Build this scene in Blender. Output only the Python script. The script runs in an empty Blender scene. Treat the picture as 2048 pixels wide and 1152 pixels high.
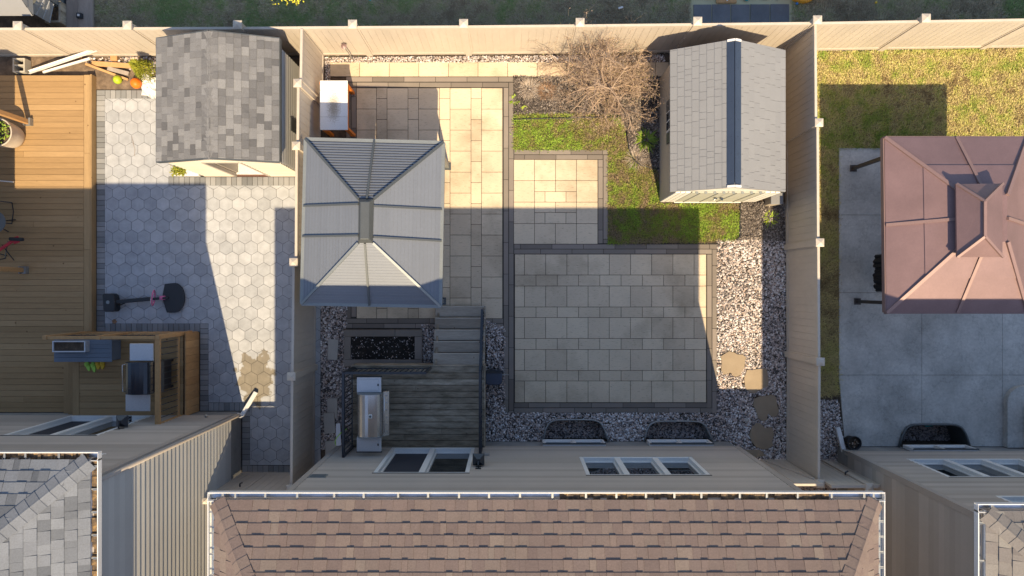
import bpy, math, random
import numpy as np
from mathutils import Vector
from mathutils.geometry import tessellate_polygon

R = random.Random(11)
SC = bpy.context.scene
COL = SC.collection

# ------------------------------------------------------------------ camera, light, exposure
PXM = 80.0                       # photo pixels per metre on the ground
H = 2048 * 24.0 / 36.0 / PXM     # flying height of the camera
cam_d = bpy.data.cameras.new('camera')
cam_d.lens = 24.0; cam_d.sensor_width = 36.0; cam_d.clip_start = 0.1; cam_d.clip_end = 500
cam = bpy.data.objects.new('camera', cam_d); COL.objects.link(cam)
cam.location = (0, 0, H); cam.rotation_euler = (0, 0, 0)
SC.camera = cam

SUN = Vector((0.184, -0.816, 1.0)).normalized()
world = bpy.data.worlds.new('World'); SC.world = world; world.use_nodes = True
wn = world.node_tree.nodes; wl = world.node_tree.links
sky = wn.new('ShaderNodeTexSky'); sky.sky_type = 'NISHITA'; sky.sun_disc = False
sky.sun_elevation = math.asin(SUN.z); sky.sun_rotation = math.atan2(SUN.x, SUN.y)
wl.new(sky.outputs[0], wn['Background'].inputs[0]); wn['Background'].inputs[1].default_value = 0.13
sd = bpy.data.lights.new('sun', 'SUN'); sd.energy = 5.0; sd.angle = math.radians(0.5); sd.color = (1.0, 0.79, 0.50)
sun = bpy.data.objects.new('sun', sd); COL.objects.link(sun)
sun.rotation_euler = SUN.to_track_quat('Z', 'Y').to_euler(); sun.location = SUN * 60
SC.view_settings.view_transform = 'Standard'; SC.view_settings.look = 'None'
SC.view_settings.exposure = 0.66; SC.view_settings.gamma = 1.0

# ------------------------------------------------------------------ helpers
def gx(px): return (px - 1024) / PXM
def gy(py): return (576 - py) / PXM
def g(px, py, z=0.0): return Vector((gx(px), gy(py), z))
def K(z): return 1 - z / H
def up(px, py, z): return Vector((gx(px) * K(z), gy(py) * K(z), z))   # photo pixel at height z

def origin_of(o):
    v = Vector((0, 0, 0))
    while o is not None:
        v = v + o.location; o = o.parent
    return v

class MB:
    def __init__(s): s.v = []; s.f = []; s.t = []
    def add(s, vs, fs, t=0.5):
        b = len(s.v); s.v += [tuple(p) for p in vs]
        s.f += [tuple(b + i for i in f) for f in fs]; s.t += [t] * len(fs); return s
    def hexa(s, p, t=0.5):
        return s.add(p, [(3, 2, 1, 0), (4, 5, 6, 7), (0, 1, 5, 4), (1, 2, 6, 5), (2, 3, 7, 6), (3, 0, 4, 7)], t)
    def box(s, x0, x1, y0, y1, z0, z1, t=0.5):
        if x0 > x1: x0, x1 = x1, x0
        if y0 > y1: y0, y1 = y1, y0
        return s.hexa([(x0, y0, z0), (x1, y0, z0), (x1, y1, z0), (x0, y1, z0), (x0, y0, z1), (x1, y0, z1), (x1, y1, z1), (x0, y1, z1)], t)
    def pbox(s, px0, px1, py0, py1, z0, z1, t=0.5): return s.box(gx(px0), gx(px1), gy(py0), gy(py1), z0, z1, t)
    def quad(s, a, b, c, d, t=0.5): return s.add([a, b, c, d], [(0, 1, 2, 3)], t)
    def prism(s, poly, z0, z1, t=0.5, top_only=False):
        poly = [(p[0], p[1]) for p in poly]
        a = sum(poly[i][0] * poly[(i + 1) % len(poly)][1] - poly[(i + 1) % len(poly)][0] * poly[i][1] for i in range(len(poly)))
        if a < 0: poly = poly[::-1]
        n = len(poly)
        vs = [(x, y, z0) for x, y in poly] + [(x, y, z1) for x, y in poly]
        fs = [tuple(range(n, 2 * n))] + [(i, (i + 1) % n, n + (i + 1) % n, n + i) for i in range(n)]
        if not top_only: fs.append(tuple(range(n - 1, -1, -1)))
        return s.add(vs, fs, t)
    def extrude(s, prof, vec, t=0.5):
        vec = Vector(vec); n = len(prof)
        vs = [Vector(p) for p in prof] + [Vector(p) + vec for p in prof]
        fs = [tuple(range(n - 1, -1, -1)), tuple(range(n, 2 * n))] + [(i, (i + 1) % n, n + (i + 1) % n, n + i) for i in range(n)]
        return s.add(vs, fs, t)
    def bar(s, p, q, w, h, upv=(0, 0, 1), t=0.5):
        p = Vector(p); q = Vector(q); d = (q - p).normalized(); u = Vector(upv)
        sd_ = d.cross(u)
        if sd_.length < 1e-4: sd_ = d.cross(Vector((1, 0, 0)))
        sd_.normalize(); u = sd_.cross(d).normalized()
        a = sd_ * w / 2; b = u * h / 2
        return s.hexa([p - a - b, p + a - b, q + a - b, q - a - b, p - a + b, p + a + b, q + a + b, q - a + b], t)
    def tube(s, pts, r, n=6, t=0.5, cap=True):
        pts = [Vector(p) for p in pts]; m = len(pts)
        rs = r if isinstance(r, (list, tuple)) else [r] * m
        vs = []; prev = None
        for i, p in enumerate(pts):
            d = (pts[min(i + 1, m - 1)] - pts[max(i - 1, 0)])
            if d.length < 1e-6: d = Vector((0, 0, 1))
            d.normalize()
            if prev is None:
                prev = d.cross(Vector((0.31, 0.17, 0.93)))
                if prev.length < 1e-3: prev = d.cross(Vector((1, 0, 0)))
            a = (prev - d * prev.dot(d)).normalized(); prev = a; b = d.cross(a)
            for k in range(n):
                an = 2 * math.pi * k / n
                vs.append(p + (a * math.cos(an) + b * math.sin(an)) * rs[i])
        fs = []
        for i in range(m - 1):
            for k in range(n):
                fs.append((i * n + k, i * n + (k + 1) % n, (i + 1) * n + (k + 1) % n, (i + 1) * n + k))
        if cap: fs += [tuple(range(n - 1, -1, -1)), tuple(range((m - 1) * n, m * n))]
        return s.add(vs, fs, t)
    def lathe(s, prof, c, n=24, t=0.5):
        c = Vector(c); vs = []; m = len(prof)
        for r, z in prof:
            for k in range(n):
                an = 2 * math.pi * k / n
                vs.append((c.x + r * math.cos(an), c.y + r * math.sin(an), c.z + z))
        fs = [(i * n + k, i * n + (k + 1) % n, (i + 1) * n + (k + 1) % n, (i + 1) * n + k) for i in range(m - 1) for k in range(n)]
        return s.add(vs, fs, t)
    def build(s, name, mat, parent=None, smooth=False, bevel=0.0, seg=1):
        o0 = origin_of(parent)
        me = bpy.data.meshes.new(name)
        me.from_pydata([(x - o0.x, y - o0.y, z - o0.z) for x, y, z in s.v], [], s.f)
        a = me.attributes.new('tint', 'FLOAT', 'FACE'); a.data.foreach_set('value', s.t)
        me.materials.append(mat)
        if smooth: me.polygons.foreach_set('use_smooth', [True] * len(me.polygons))
        me.validate(); me.update()
        o = bpy.data.objects.new(name, me); COL.objects.link(o)
        if parent is not None: o.parent = parent
        if bevel:
            b = o.modifiers.new('bevel', 'BEVEL'); b.width = bevel; b.segments = seg; b.limit_method = 'ANGLE'; b.angle_limit = 0.7
        return o

def np_mesh(name, V, F, tint, mat, smooth=False, parent=None):
    me = bpy.data.meshes.new(name); nf, k = F.shape
    me.vertices.add(len(V)); me.vertices.foreach_set('co', V.astype(np.float32).ravel())
    me.loops.add(nf * k); me.loops.foreach_set('vertex_index', F.astype(np.int32).ravel())
    me.polygons.add(nf); me.polygons.foreach_set('loop_start', np.arange(0, nf * k, k, dtype=np.int32))
    me.polygons.foreach_set('loop_total', np.full(nf, k, dtype=np.int32))
    me.update(calc_edges=True)
    a = me.attributes.new('tint', 'FLOAT', 'FACE'); a.data.foreach_set('value', tint.astype(np.float32))
    if smooth: me.polygons.foreach_set('use_smooth', np.ones(nf, dtype=bool))
    me.materials.append(mat); me.update()
    o = bpy.data.objects.new(name, me); COL.objects.link(o)
    if parent is not None: o.parent = parent; o.location = -origin_of(parent)
    return o

def tag(o, label=None, cat=None, group=None, kind=None):
    if label: o['label'] = label
    if cat: o['category'] = cat
    if group: o['group'] = group
    if kind: o['kind'] = kind
    return o
def thing(name, label, cat, loc, group=None):
    o = bpy.data.objects.new(name, None); COL.objects.link(o); o.location = loc
    o.empty_display_size = 0.2
    return tag(o, label, cat, group)
def structure(o): o['kind'] = 'structure'; return o
def copy_thing(root, loc, rotz=0.0, label=None):
    r = root.copy(); COL.objects.link(r); r.location = loc; r.rotation_euler = (0, 0, rotz)
    if label: r['label'] = label
    for ch in list(root.children):
        c = ch.copy(); COL.objects.link(c); c.parent = r
        for s2 in list(ch.children):
            d = s2.copy(); COL.objects.link(d); d.parent = c
    return r

# ------------------------------------------------------------------ materials
def mat(name, cols, rough=0.8, src='tint', nscale=2.0, var=0.12, fscale=45.0, fvar=0.10, stretch=(1, 1, 1),
        bump=0.0, bscale=60.0, metal=0.0, spec=0.4, hue=None, const=False, extra=None):
    m = bpy.data.materials.new(name); m.use_nodes = True
    N = m.node_tree.nodes; L = m.node_tree.links; p = N['Principled BSDF']
    tc = N.new('ShaderNodeTexCoord'); mp = N.new('ShaderNodeMapping'); mp.inputs['Scale'].default_value = stretch
    L.new(tc.outputs['Object'], mp.inputs['Vector'])
    def noise(sc, det=4, ro=0.6):
        n = N.new('ShaderNodeTexNoise'); n.inputs['Scale'].default_value = sc; n.inputs['Detail'].default_value = det
        n.inputs['Roughness'].default_value = ro; L.new(mp.outputs[0], n.inputs['Vector']); return n
    def math_(op, a, b):
        n = N.new('ShaderNodeMath'); n.operation = op
        for i, x in enumerate((a, b)):
            if isinstance(x, (int, float)): n.inputs[i].default_value = x
            else: L.new(x, n.inputs[i])
        return n.outputs[0]
    if len(cols) == 1:
        rgb = N.new('ShaderNodeRGB'); rgb.outputs[0].default_value = (*cols[0], 1); c = rgb.outputs[0]
    else:
        if src == 'tint':
            at = N.new('ShaderNodeAttribute'); at.attribute_name = 'tint'; f = at.outputs['Fac']
        else:
            f = noise(nscale, 6, 0.65).outputs['Fac']
            f = math_('ADD', math_('MULTIPLY', math_('SUBTRACT', f, 0.5), 2.2), 0.5)
        rp = N.new('ShaderNodeValToRGB'); L.new(f, rp.inputs[0])
        el = rp.color_ramp.elements
        while len(el) < len(cols): el.new(0.5)
        for i, cc in enumerate(cols):
            el[i].position = i / (len(cols) - 1) if not const else i / len(cols); el[i].color = (*cc, 1)
        if const: rp.color_ramp.interpolation = 'CONSTANT'
        c = rp.outputs[0]
    k = 1.0
    if var:
        k = math_('ADD', math_('MULTIPLY', math_('SUBTRACT', noise(nscale).outputs['Fac'], 0.5), var * 4), 1.0)
    if fvar:
        k2 = math_('ADD', math_('MULTIPLY', math_('SUBTRACT', noise(fscale, 3, 0.7).outputs['Fac'], 0.5), fvar * 4), 1.0)
        k = math_('MULTIPLY', k, k2) if not isinstance(k, float) else k2
    if not isinstance(k, float):
        mx = N.new('ShaderNodeVectorMath'); mx.operation = 'SCALE'; L.new(c, mx.inputs[0]); L.new(k, mx.inputs['Scale']); c = mx.outputs[0]
    if extra: c = extra(N, L, tc, c, math_)
    L.new(c, p.inputs['Base Color'])
    p.inputs['Roughness'].default_value = rough; p.inputs['Metallic'].default_value = metal
    p.inputs['Specular IOR Level'].default_value = spec
    if bump:
        b = N.new('ShaderNodeBump'); b.inputs['Strength'].default_value = bump; b.inputs['Distance'].default_value = 0.01
        L.new(noise(bscale, 5, 0.65).outputs['Fac'], b.inputs['Height']); L.new(b.outputs[0], p.inputs['Normal'])
    return m

def wet_patch(N, L, tc, c, math_):
    # damp stain in front of the downspout, darker and browner than the dry stone
    n = N.new('ShaderNodeTexNoise'); n.inputs['Scale'].default_value = 3.5; n.inputs['Detail'].default_value = 4
    L.new(tc.outputs['Object'], n.inputs['Vector'])
    sub = N.new('ShaderNodeVectorMath'); sub.operation = 'SUBTRACT'; L.new(tc.outputs['Object'], sub.inputs[0]); sub.inputs[1].default_value = g(511, 757)
    sc = N.new('ShaderNodeVectorMath'); sc.operation = 'MULTIPLY'; L.new(sub.outputs[0], sc.inputs[0]); sc.inputs[1].default_value = (1 / 0.48, 1 / 0.78, 0)
    ln = N.new('ShaderNodeVectorMath'); ln.operation = 'LENGTH'; L.new(sc.outputs[0], ln.inputs[0])
    d = math_('ADD', ln.outputs['Value'], math_('MULTIPLY', math_('SUBTRACT', n.outputs['Fac'], 0.5), 2.2))
    rp = N.new('ShaderNodeValToRGB'); L.new(d, rp.inputs[0]); e = rp.color_ramp.elements
    e[0].position = 0.80; e[0].color = (1, 1, 1, 1); e[1].position = 0.92; e[1].color = (0, 0, 0, 1)
    mx = N.new('ShaderNodeMix'); mx.data_type = 'RGBA'; L.new(rp.outputs[0], mx.inputs[0]); L.new(c, mx.inputs[6])
    mul = N.new('ShaderNodeVectorMath'); mul.operation = 'MULTIPLY'; L.new(c, mul.inputs[0]); mul.inputs[1].default_value = (0.58, 0.50, 0.38)
    L.new(mul.outputs[0], mx.inputs[7]); return mx.outputs[2]

def pits(N, L, tc, c, math_):
    # travertine-like pits and short dark streaks of the cast slabs, and soiled patches
    mp = N.new('ShaderNodeMapping'); mp.inputs['Scale'].default_value = (9, 42, 1); L.new(tc.outputs['Object'], mp.inputs['Vector'])
    n = N.new('ShaderNodeTexNoise'); n.inputs['Scale'].default_value = 1.0; n.inputs['Detail'].default_value = 5; n.inputs['Roughness'].default_value = 0.7
    L.new(mp.outputs[0], n.inputs['Vector'])
    rp = N.new('ShaderNodeValToRGB'); L.new(n.outputs['Fac'], rp.inputs[0]); e = rp.color_ramp.elements
    e[0].position = 0.30; e[0].color = (0.55, 0.54, 0.53, 1); e[1].position = 0.44; e[1].color = (1, 1, 1, 1)
    n2 = N.new('ShaderNodeTexNoise'); n2.inputs['Scale'].default_value = 0.55; n2.inputs['Detail'].default_value = 6; n2.inputs['Roughness'].default_value = 0.6
    L.new(tc.outputs['Object'], n2.inputs['Vector'])
    rp2 = N.new('ShaderNodeValToRGB'); L.new(n2.outputs['Fac'], rp2.inputs[0]); e = rp2.color_ramp.elements
    e[0].position = 0.33; e[0].color = (0.66, 0.64, 0.61, 1); e[1].position = 0.5; e[1].color = (1, 1, 1, 1)
    m1 = N.new('ShaderNodeVectorMath'); m1.operation = 'MULTIPLY'; L.new(c, m1.inputs[0]); L.new(rp.outputs[0], m1.inputs[1])
    m2 = N.new('ShaderNodeVectorMath'); m2.operation = 'MULTIPLY'; L.new(m1.outputs[0], m2.inputs[0]); L.new(rp2.outputs[0], m2.inputs[1])
    return m2.outputs[0]

def knots(N, L, tc, c, math_):
    v = N.new('ShaderNodeTexVoronoi'); v.inputs['Scale'].default_value = 3.2; L.new(tc.outputs['Object'], v.inputs['Vector'])
    rp = N.new('ShaderNodeValToRGB'); L.new(v.outputs['Distance'], rp.inputs[0]); e = rp.color_ramp.elements
    e[0].position = 0.03; e[0].color = (0.35, 0.28, 0.22, 1); e[1].position = 0.085; e[1].color = (1, 1, 1, 1)
    m1 = N.new('ShaderNodeVectorMath'); m1.operation = 'MULTIPLY'; L.new(c, m1.inputs[0]); L.new(rp.outputs[0], m1.inputs[1]); return m1.outputs[0]

def blotch(N, L, tc, c, math_):
    # mildew and worn patches that run along the boards
    c = knots(N, L, tc, c, math_)
    mp = N.new('ShaderNodeMapping'); mp.inputs['Scale'].default_value = (1.4, 5.5, 1); L.new(tc.outputs['Object'], mp.inputs['Vector'])
    n = N.new('ShaderNodeTexNoise'); n.inputs['Scale'].default_value = 1.5; n.inputs['Detail'].default_value = 8; n.inputs['Roughness'].default_value = 0.68
    L.new(mp.outputs[0], n.inputs['Vector'])
    rp = N.new('ShaderNodeValToRGB'); L.new(n.outputs['Fac'], rp.inputs[0]); e = rp.color_ramp.elements
    e[0].position = 0.34; e[0].color = (0.50, 0.49, 0.45, 1); e[1].position = 0.56; e[1].color = (1, 1, 1, 1)
    x = e.new(0.70); x.color = (1.28, 1.3, 1.32, 1)
    m1 = N.new('ShaderNodeVectorMath'); m1.operation = 'MULTIPLY'; L.new(c, m1.inputs[0]); L.new(rp.outputs[0], m1.inputs[1]); return m1.outputs[0]

def cracks(N, L, tc, c, math_):
    n = N.new('ShaderNodeTexNoise'); n.inputs['Scale'].default_value = 1.3; n.inputs['Detail'].default_value = 7; n.inputs['Roughness'].default_value = 0.62
    L.new(tc.outputs['Object'], n.inputs['Vector'])
    d = math_('ABSOLUTE', math_('SUBTRACT', n.outputs['Fac'], 0.5), 0.0)
    rp = N.new('ShaderNodeValToRGB'); L.new(d, rp.inputs[0]); e = rp.color_ramp.elements
    e[0].position = 0.0; e[0].color = (0.82, 0.82, 0.82, 1); e[1].position = 0.014; e[1].color = (1, 1, 1, 1)
    m1 = N.new('ShaderNodeVectorMath'); m1.operation = 'MULTIPLY'; L.new(c, m1.inputs[0]); L.new(rp.outputs[0], m1.inputs[1]); return m1.outputs[0]

MT = {}
MT['soil'] = mat('dark soil', [(0.055, 0.04, 0.03), (0.13, 0.095, 0.065)], 0.95, 'noise', 6, 0.2, 60, 0.25, bump=0.6)
MT['tan_soil'] = mat('trodden brown soil', [(0.10, 0.07, 0.05), (0.22, 0.16, 0.11)], 0.95, 'noise', 5, 0.2, 60, 0.25, bump=0.6)
MT['slab'] = mat('cream cast slab', [(0.55, 0.45, 0.325), (0.62, 0.51, 0.37), (0.66, 0.55, 0.40)], 0.85, 'tint', 1.6, 0.07, 70, 0.06, bump=0.15, bscale=90, extra=pits)
MT['border'] = mat('brown edging paver', [(0.16, 0.135, 0.115), (0.22, 0.19, 0.16), (0.26, 0.22, 0.19)], 0.85, 'tint', 2, 0.08, 70, 0.08, bump=0.1)
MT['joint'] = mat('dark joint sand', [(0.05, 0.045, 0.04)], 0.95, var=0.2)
MT['hex'] = mat('grey marbled hexagon paver', [(0.325, 0.338, 0.36), (0.375, 0.387, 0.408), (0.42, 0.43, 0.448)], 0.8, 'tint', 4.5, 0.17, 50, 0.06, bump=0.15, extra=wet_patch)
MT['soldier'] = mat('grey soldier paver', [(0.16, 0.165, 0.17), (0.23, 0.235, 0.24), (0.31, 0.31, 0.31)], 0.85, 'tint', 3, 0.1, 60, 0.08, bump=0.15)
MT['concrete'] = mat('grey stamped concrete', [(0.39, 0.38, 0.35), (0.55, 0.535, 0.495)], 0.75, 'noise', 1.1, 0.14, 16, 0.14, bump=0.25, bscale=8, extra=cracks)
MT['plain_concrete'] = mat('foundation concrete', [(0.22, 0.22, 0.215), (0.30, 0.30, 0.29)], 0.85, 'noise', 2, 0.1, 40, 0.06)
MT['deck'] = mat('stained deck boards', [(0.30, 0.188, 0.085), (0.35, 0.222, 0.103), (0.405, 0.265, 0.13)], 0.7, 'tint', 5, 0.10, 22, 0.10, stretch=(0.35, 3.2, 1), bump=0.12, bscale=30, extra=knots)
MT['deck_v'] = mat('stained edge board', [(0.32, 0.205, 0.095), (0.40, 0.265, 0.13)], 0.7, 'tint', 5, 0.10, 22, 0.10, stretch=(3.2, 0.35, 1), bump=0.12, bscale=30, extra=knots)
MT['cedar'] = mat('fresh cedar lumber', [(0.38, 0.21, 0.085), (0.52, 0.31, 0.14)], 0.7, 'tint', 5, 0.12, 22, 0.10, stretch=(2, 2, 0.5), bump=0.1)
MT['weathered'] = mat('weathered grey boards', [(0.22, 0.175, 0.12), (0.32, 0.265, 0.195), (0.43, 0.37, 0.285)], 0.85, 'tint', 3.2, 0.2, 14, 0.18, stretch=(0.45, 2.6, 1), bump=0.2, bscale=30, extra=blotch)
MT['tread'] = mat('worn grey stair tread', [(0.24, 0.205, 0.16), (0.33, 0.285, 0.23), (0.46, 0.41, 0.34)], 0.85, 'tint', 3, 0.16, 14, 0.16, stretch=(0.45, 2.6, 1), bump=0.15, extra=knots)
MT['old_wood'] = mat('old grey wood', [(0.24, 0.20, 0.17), (0.34, 0.29, 0.25)], 0.85, 'tint', 3, 0.15, 22, 0.12, stretch=(3, 0.5, 1))
MT['vinyl'] = mat('tan vinyl', [(0.49, 0.43, 0.36), (0.53, 0.465, 0.39)], 0.45, 'tint', 1.6, 0.08, 14, 0.05, stretch=(1, 1, .35))
MT['siding'] = mat('taupe vinyl siding', [(0.35, 0.305, 0.26), (0.47, 0.41, 0.355)], 0.55, 'tint', 1.2, 0.05, 30, 0.03)
MT['siding_l'] = mat('pale beige vinyl siding', [(0.43, 0.425, 0.41), (0.50, 0.495, 0.475)], 0.55, 'tint', 1.2, 0.05, 30, 0.03)
MT['trim'] = mat('taupe trim', [(0.38, 0.335, 0.295)], 0.5, var=0.05)
MT['white'] = mat('white painted metal', [(0.72, 0.71, 0.69)], 0.4, var=0.06)
MT['cream'] = mat('cream shed wall', [(0.62, 0.56, 0.46), (0.68, 0.62, 0.51)], 0.6, 'tint', 2, 0.05)
MT['debris'] = mat('wet leaf debris', [(0.03, 0.022, 0.017), (0.10, 0.07, 0.045), (0.28, 0.17, 0.06)], 0.7, 'noise', 14, 0.2, 60, 0.2)
MT['metal_in'] = mat('gutter inside', [(0.42, 0.47, 0.54)], 0.3, metal=0.85, var=0.15)
MT['black'] = mat('black metal', [(0.022, 0.026, 0.034)], 0.3, var=0.1, spec=.6)
MT['black_pl'] = mat('black plastic', [(0.028, 0.03, 0.034)], 0.55, var=0.1)
MT['steel'] = mat('galvanised steel', [(0.30, 0.31, 0.31)], 0.45, metal=0.5, var=0.15)
MT['stainless'] = mat('stainless steel', [(0.62, 0.60, 0.57)], 0.22, metal=0.9, var=0.08, fvar=0.03)
MT['shelf'] = mat('grey painted steel shelf', [(0.58, 0.59, 0.61)], 0.4, metal=0.5, var=0.06)
MT['enamel'] = mat('dark blue black enamel', [(0.015, 0.02, 0.03)], 0.15, var=0.05, spec=0.6)
MT['navy'] = mat('dark navy plastic', [(0.035, 0.05, 0.085)], 0.3, var=0.08)
MT['plroof'] = mat('warm grey plastic roof', [(0.225, 0.228, 0.236), (0.24, 0.243, 0.25)], 0.6, 'tint', 1.0, 0.05, 60, 0.05)
MT['plwall'] = mat('tan plastic wall', [(0.42, 0.36, 0.28), (0.46, 0.40, 0.31)], 0.6, 'tint', 1.5, 0.06)
MT['pldoor'] = mat('grey green plastic door', [(0.42, 0.42, 0.36)], 0.6, var=0.06)
def shingle(name, cols): return mat(name, cols, 0.9, 'tint', 2.2, 0.10, 42, 0.16, bump=0.3, bscale=140)
MT['sh_brown'] = shingle('brown asphalt shingle', [(0.158, 0.118, 0.106), (0.174, 0.131, 0.117), (0.186, 0.143, 0.124), (0.21, 0.167, 0.142)])
MT['sh_grey'] = shingle('light grey asphalt shingle', [(0.095, 0.105, 0.123), (0.125, 0.137, 0.158), (0.158, 0.172, 0.198), (0.178, 0.194, 0.22)])
MT['sh_tan'] = shingle('tan grey asphalt shingle', [(0.145, 0.132, 0.128), (0.18, 0.165, 0.158), (0.205, 0.19, 0.178), (0.25, 0.235, 0.215)])
MT['sh_dark'] = shingle('charcoal asphalt shingle', [(0.10, 0.10, 0.105), (0.14, 0.14, 0.145), (0.19, 0.19, 0.195), (0.22, 0.22, 0.223)])
MT['silver'] = mat('silver ribbed roof panel', [(0.155, 0.172, 0.205), (0.172, 0.19, 0.225)], 0.5, 'tint', 0.8, 0.06, 20, 0.04, metal=0.15)
MT['gun'] = mat('dark grey aluminium', [(0.10, 0.11, 0.115)], 0.4, metal=0.3, var=0.08)
MT['gun_l'] = mat('mid grey aluminium', [(0.22, 0.24, 0.245)], 0.45, metal=0.3, var=0.08)
MT['rust'] = mat('rose brown steel roof', [(0.19, 0.124, 0.127), (0.22, 0.144, 0.147)], 0.45, 'tint', 1.6, 0.13, 26, 0.07, metal=0.2)
MT['rust_rib'] = mat('rose brown roof rib', [(0.25, 0.165, 0.155)], 0.45, metal=0.15, var=0.05)
MT['bronze'] = mat('dark bronze post', [(0.06, 0.05, 0.045)], 0.5, var=0.1)
MT['cloth'] = mat('black netting', [(0.03, 0.032, 0.036)], 0.9, var=0.2)
MT['orange'] = mat('orange painted board', [(0.72, 0.20, 0.02)], 0.5, var=0.05)
MT['whitetop'] = mat('white laminate top', [(0.78, 0.78, 0.78), (0.30, 0.28, 0.24)], 0.4, 'tint', 2, 0.05)
MT['pot'] = mat('pale clay pot', [(0.52, 0.46, 0.39)], 0.7, var=0.1)
MT['bark'] = mat('tan twig bark', [(0.20, 0.145, 0.105), (0.33, 0.24, 0.175), (0.46, 0.345, 0.25)], 0.85, 'tint', 5, 0.1)
MT['leaf'] = mat('fresh leaves', [(0.12, 0.20, 0.02), (0.22, 0.32, 0.03), (0.40, 0.46, 0.05)], 0.6, 'tint', 5, 0.1)
MT['conifer'] = mat('golden evergreen', [(0.10, 0.13, 0.01), (0.22, 0.24, 0.02), (0.36, 0.34, 0.03)], 0.7, 'tint', 5, 0.1)
MT['dry'] = mat('dried stems', [(0.26, 0.14, 0.07), (0.40, 0.30, 0.22), (0.50, 0.44, 0.38)], 0.9, 'tint', 5, 0.1)
MT['grass'] = mat('lawn grass', [(0.32, 0.24, 0.15), (0.30, 0.31, 0.07), (0.24, 0.38, 0.045), (0.38, 0.52, 0.08)], 0.75, 'tint', 3, 0.1, fvar=0)
MT['straw'] = mat('dormant grass', [(0.24, 0.17, 0.08), (0.64, 0.53, 0.25), (0.47, 0.46, 0.12), (0.24, 0.34, 0.05)], 0.75, 'tint', 3, 0.1, fvar=0)
MT['dim_grass'] = mat('sparse green grass', [(0.34, 0.29, 0.20), (0.56, 0.50, 0.37), (0.38, 0.40, 0.20), (0.26, 0.38, 0.15)], 0.8, 'tint', 3, 0.1, fvar=0)
MT['thatch'] = mat('dark lawn thatch', [(.10, .085, .04), (.20, .18, .07)], .95, 'noise', 14, .2, bump=.4)
MT['thatch_dry'] = mat('dry lawn thatch', [(.16, .12, .055), (.34, .27, .13)], .95, 'noise', 14, .2, bump=.4)
MT['stone'] = mat('river stones', [(0.10, 0.092, 0.09), (0.28, 0.25, 0.24), (0.43, 0.375, 0.355), (0.54, 0.41, 0.34), (0.64, 0.59, 0.575), (0.80, 0.77, 0.76)], 0.75, 'tint', 8, 0.05, 60, 0.12)
MT['mulch'] = mat('wood mulch', [(0.06, 0.05, 0.042), (0.14, 0.115, 0.10), (0.26, 0.22, 0.19), (0.42, 0.37, 0.33)], 0.9, 'tint', 8, 0.1)
MT['flag'] = mat('tan stepping stone', [(0.30, 0.235, 0.165), (0.34, 0.27, 0.19)], 0.85, 'noise', 2, 0.06, 50, 0.06, bump=0.15)
MT['flag2'] = mat('grey beige slab', [(0.44, 0.41, 0.37)], 0.85, var=0.1, bump=0.15)
MT['pink'] = mat('pink plastic', [(0.62, 0.16, 0.33)], 0.4, var=0.04)
MT['green_pl'] = mat('lime green foam', [(0.42, 0.75, 0.12)], 0.6, var=0.04)
MT['yellow_pl'] = mat('yellow foam', [(0.75, 0.50, 0.04)], 0.6, var=0.04)
MT['ball_o'] = mat('orange rubber', [(0.80, 0.17, 0.01)], 0.5, var=0.04)
MT['red'] = mat('red fabric', [(0.50, 0.03, 0.05)], 0.7, var=0.08)
MT['chrome'] = mat('polished tube', [(0.6, 0.6, 0.6)], 0.2, metal=0.9, var=0.03)
MT['blue_pl'] = mat('blue plastic', [(0.05, 0.22, 0.55)], 0.4, var=0.04)
MT['teal_pl'] = mat('teal plastic', [(0.03, 0.42, 0.45)], 0.4, var=0.04)
MT['gold_pl'] = mat('amber plastic', [(0.75, 0.36, 0.04)], 0.4, var=0.04)
MT['bench'] = mat('blue grey slat top', [(0.125, 0.155, 0.20), (0.155, 0.19, 0.24)], 0.6, 'tint', 2, 0.08)
MT['tarp'] = mat('white plastic sheet', [(0.72, 0.71, 0.70)], 0.5, var=0.1)
MT['slate'] = mat('dark grey slab', [(0.11, 0.115, 0.125), (0.16, 0.165, 0.175)], 0.8, 'tint', 2.5, 0.22, 40, 0.1, bump=0.2)
MT['ball_g'] = mat('green yellow ball', [(0.10, 0.42, 0.03), (0.62, 0.52, 0.02)], 0.4, 'noise', 6, 0.03, fvar=0)
def glass(name, col=(0.012, 0.016, 0.02)):
    m = bpy.data.materials.new(name); m.use_nodes = True; p = m.node_tree.nodes['Principled BSDF']
    p.inputs['Base Color'].default_value = (*col, 1); p.inputs['Roughness'].default_value = 0.03
    p.inputs['Specular IOR Level'].default_value = 0.9; p.inputs['IOR'].default_value = 1.6
    return m
MT['glass'] = glass('window glass')
MT['screen'] = mat('insect screen', [(0.035, 0.038, 0.05)], 0.7, var=0.05)

# ------------------------------------------------------------------ ground sheets
WELL1 = [(1086, 882), (1090, 858), (1098, 844), (1112, 838), (1186, 838), (1200, 844), (1209, 860), (1216, 882)]
WELL2 = [(1287, 882), (1292, 860), (1299, 847), (1313, 841), (1394, 841), (1408, 848), (1416, 864), (1424, 882)]
WELL3 = [(1795, 893), (1803, 868), (1811, 854), (1824, 848), (1906, 848), (1920, 854), (1929, 868), (1937, 893)]
def w2(poly): return [Vector((gx(x), gy(y), 0)) for x, y in poly]
def sheet(name, outer, holes, z, m):
    polys = [w2(outer)] + [w2(h) for h in holes]
    tris = tessellate_polygon(polys)
    vs = [p for pl in polys for p in pl]
    mb = MB()
    fs = []
    for a, b, c in tris:
        n = (vs[b] - vs[a]).cross(vs[c] - vs[a]).z
        fs.append((a, b, c) if n > 0 else (c, b, a))
    mb.add([(v.x, v.y, z) for v in vs], fs)
    return structure(mb.build(name, m))
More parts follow.
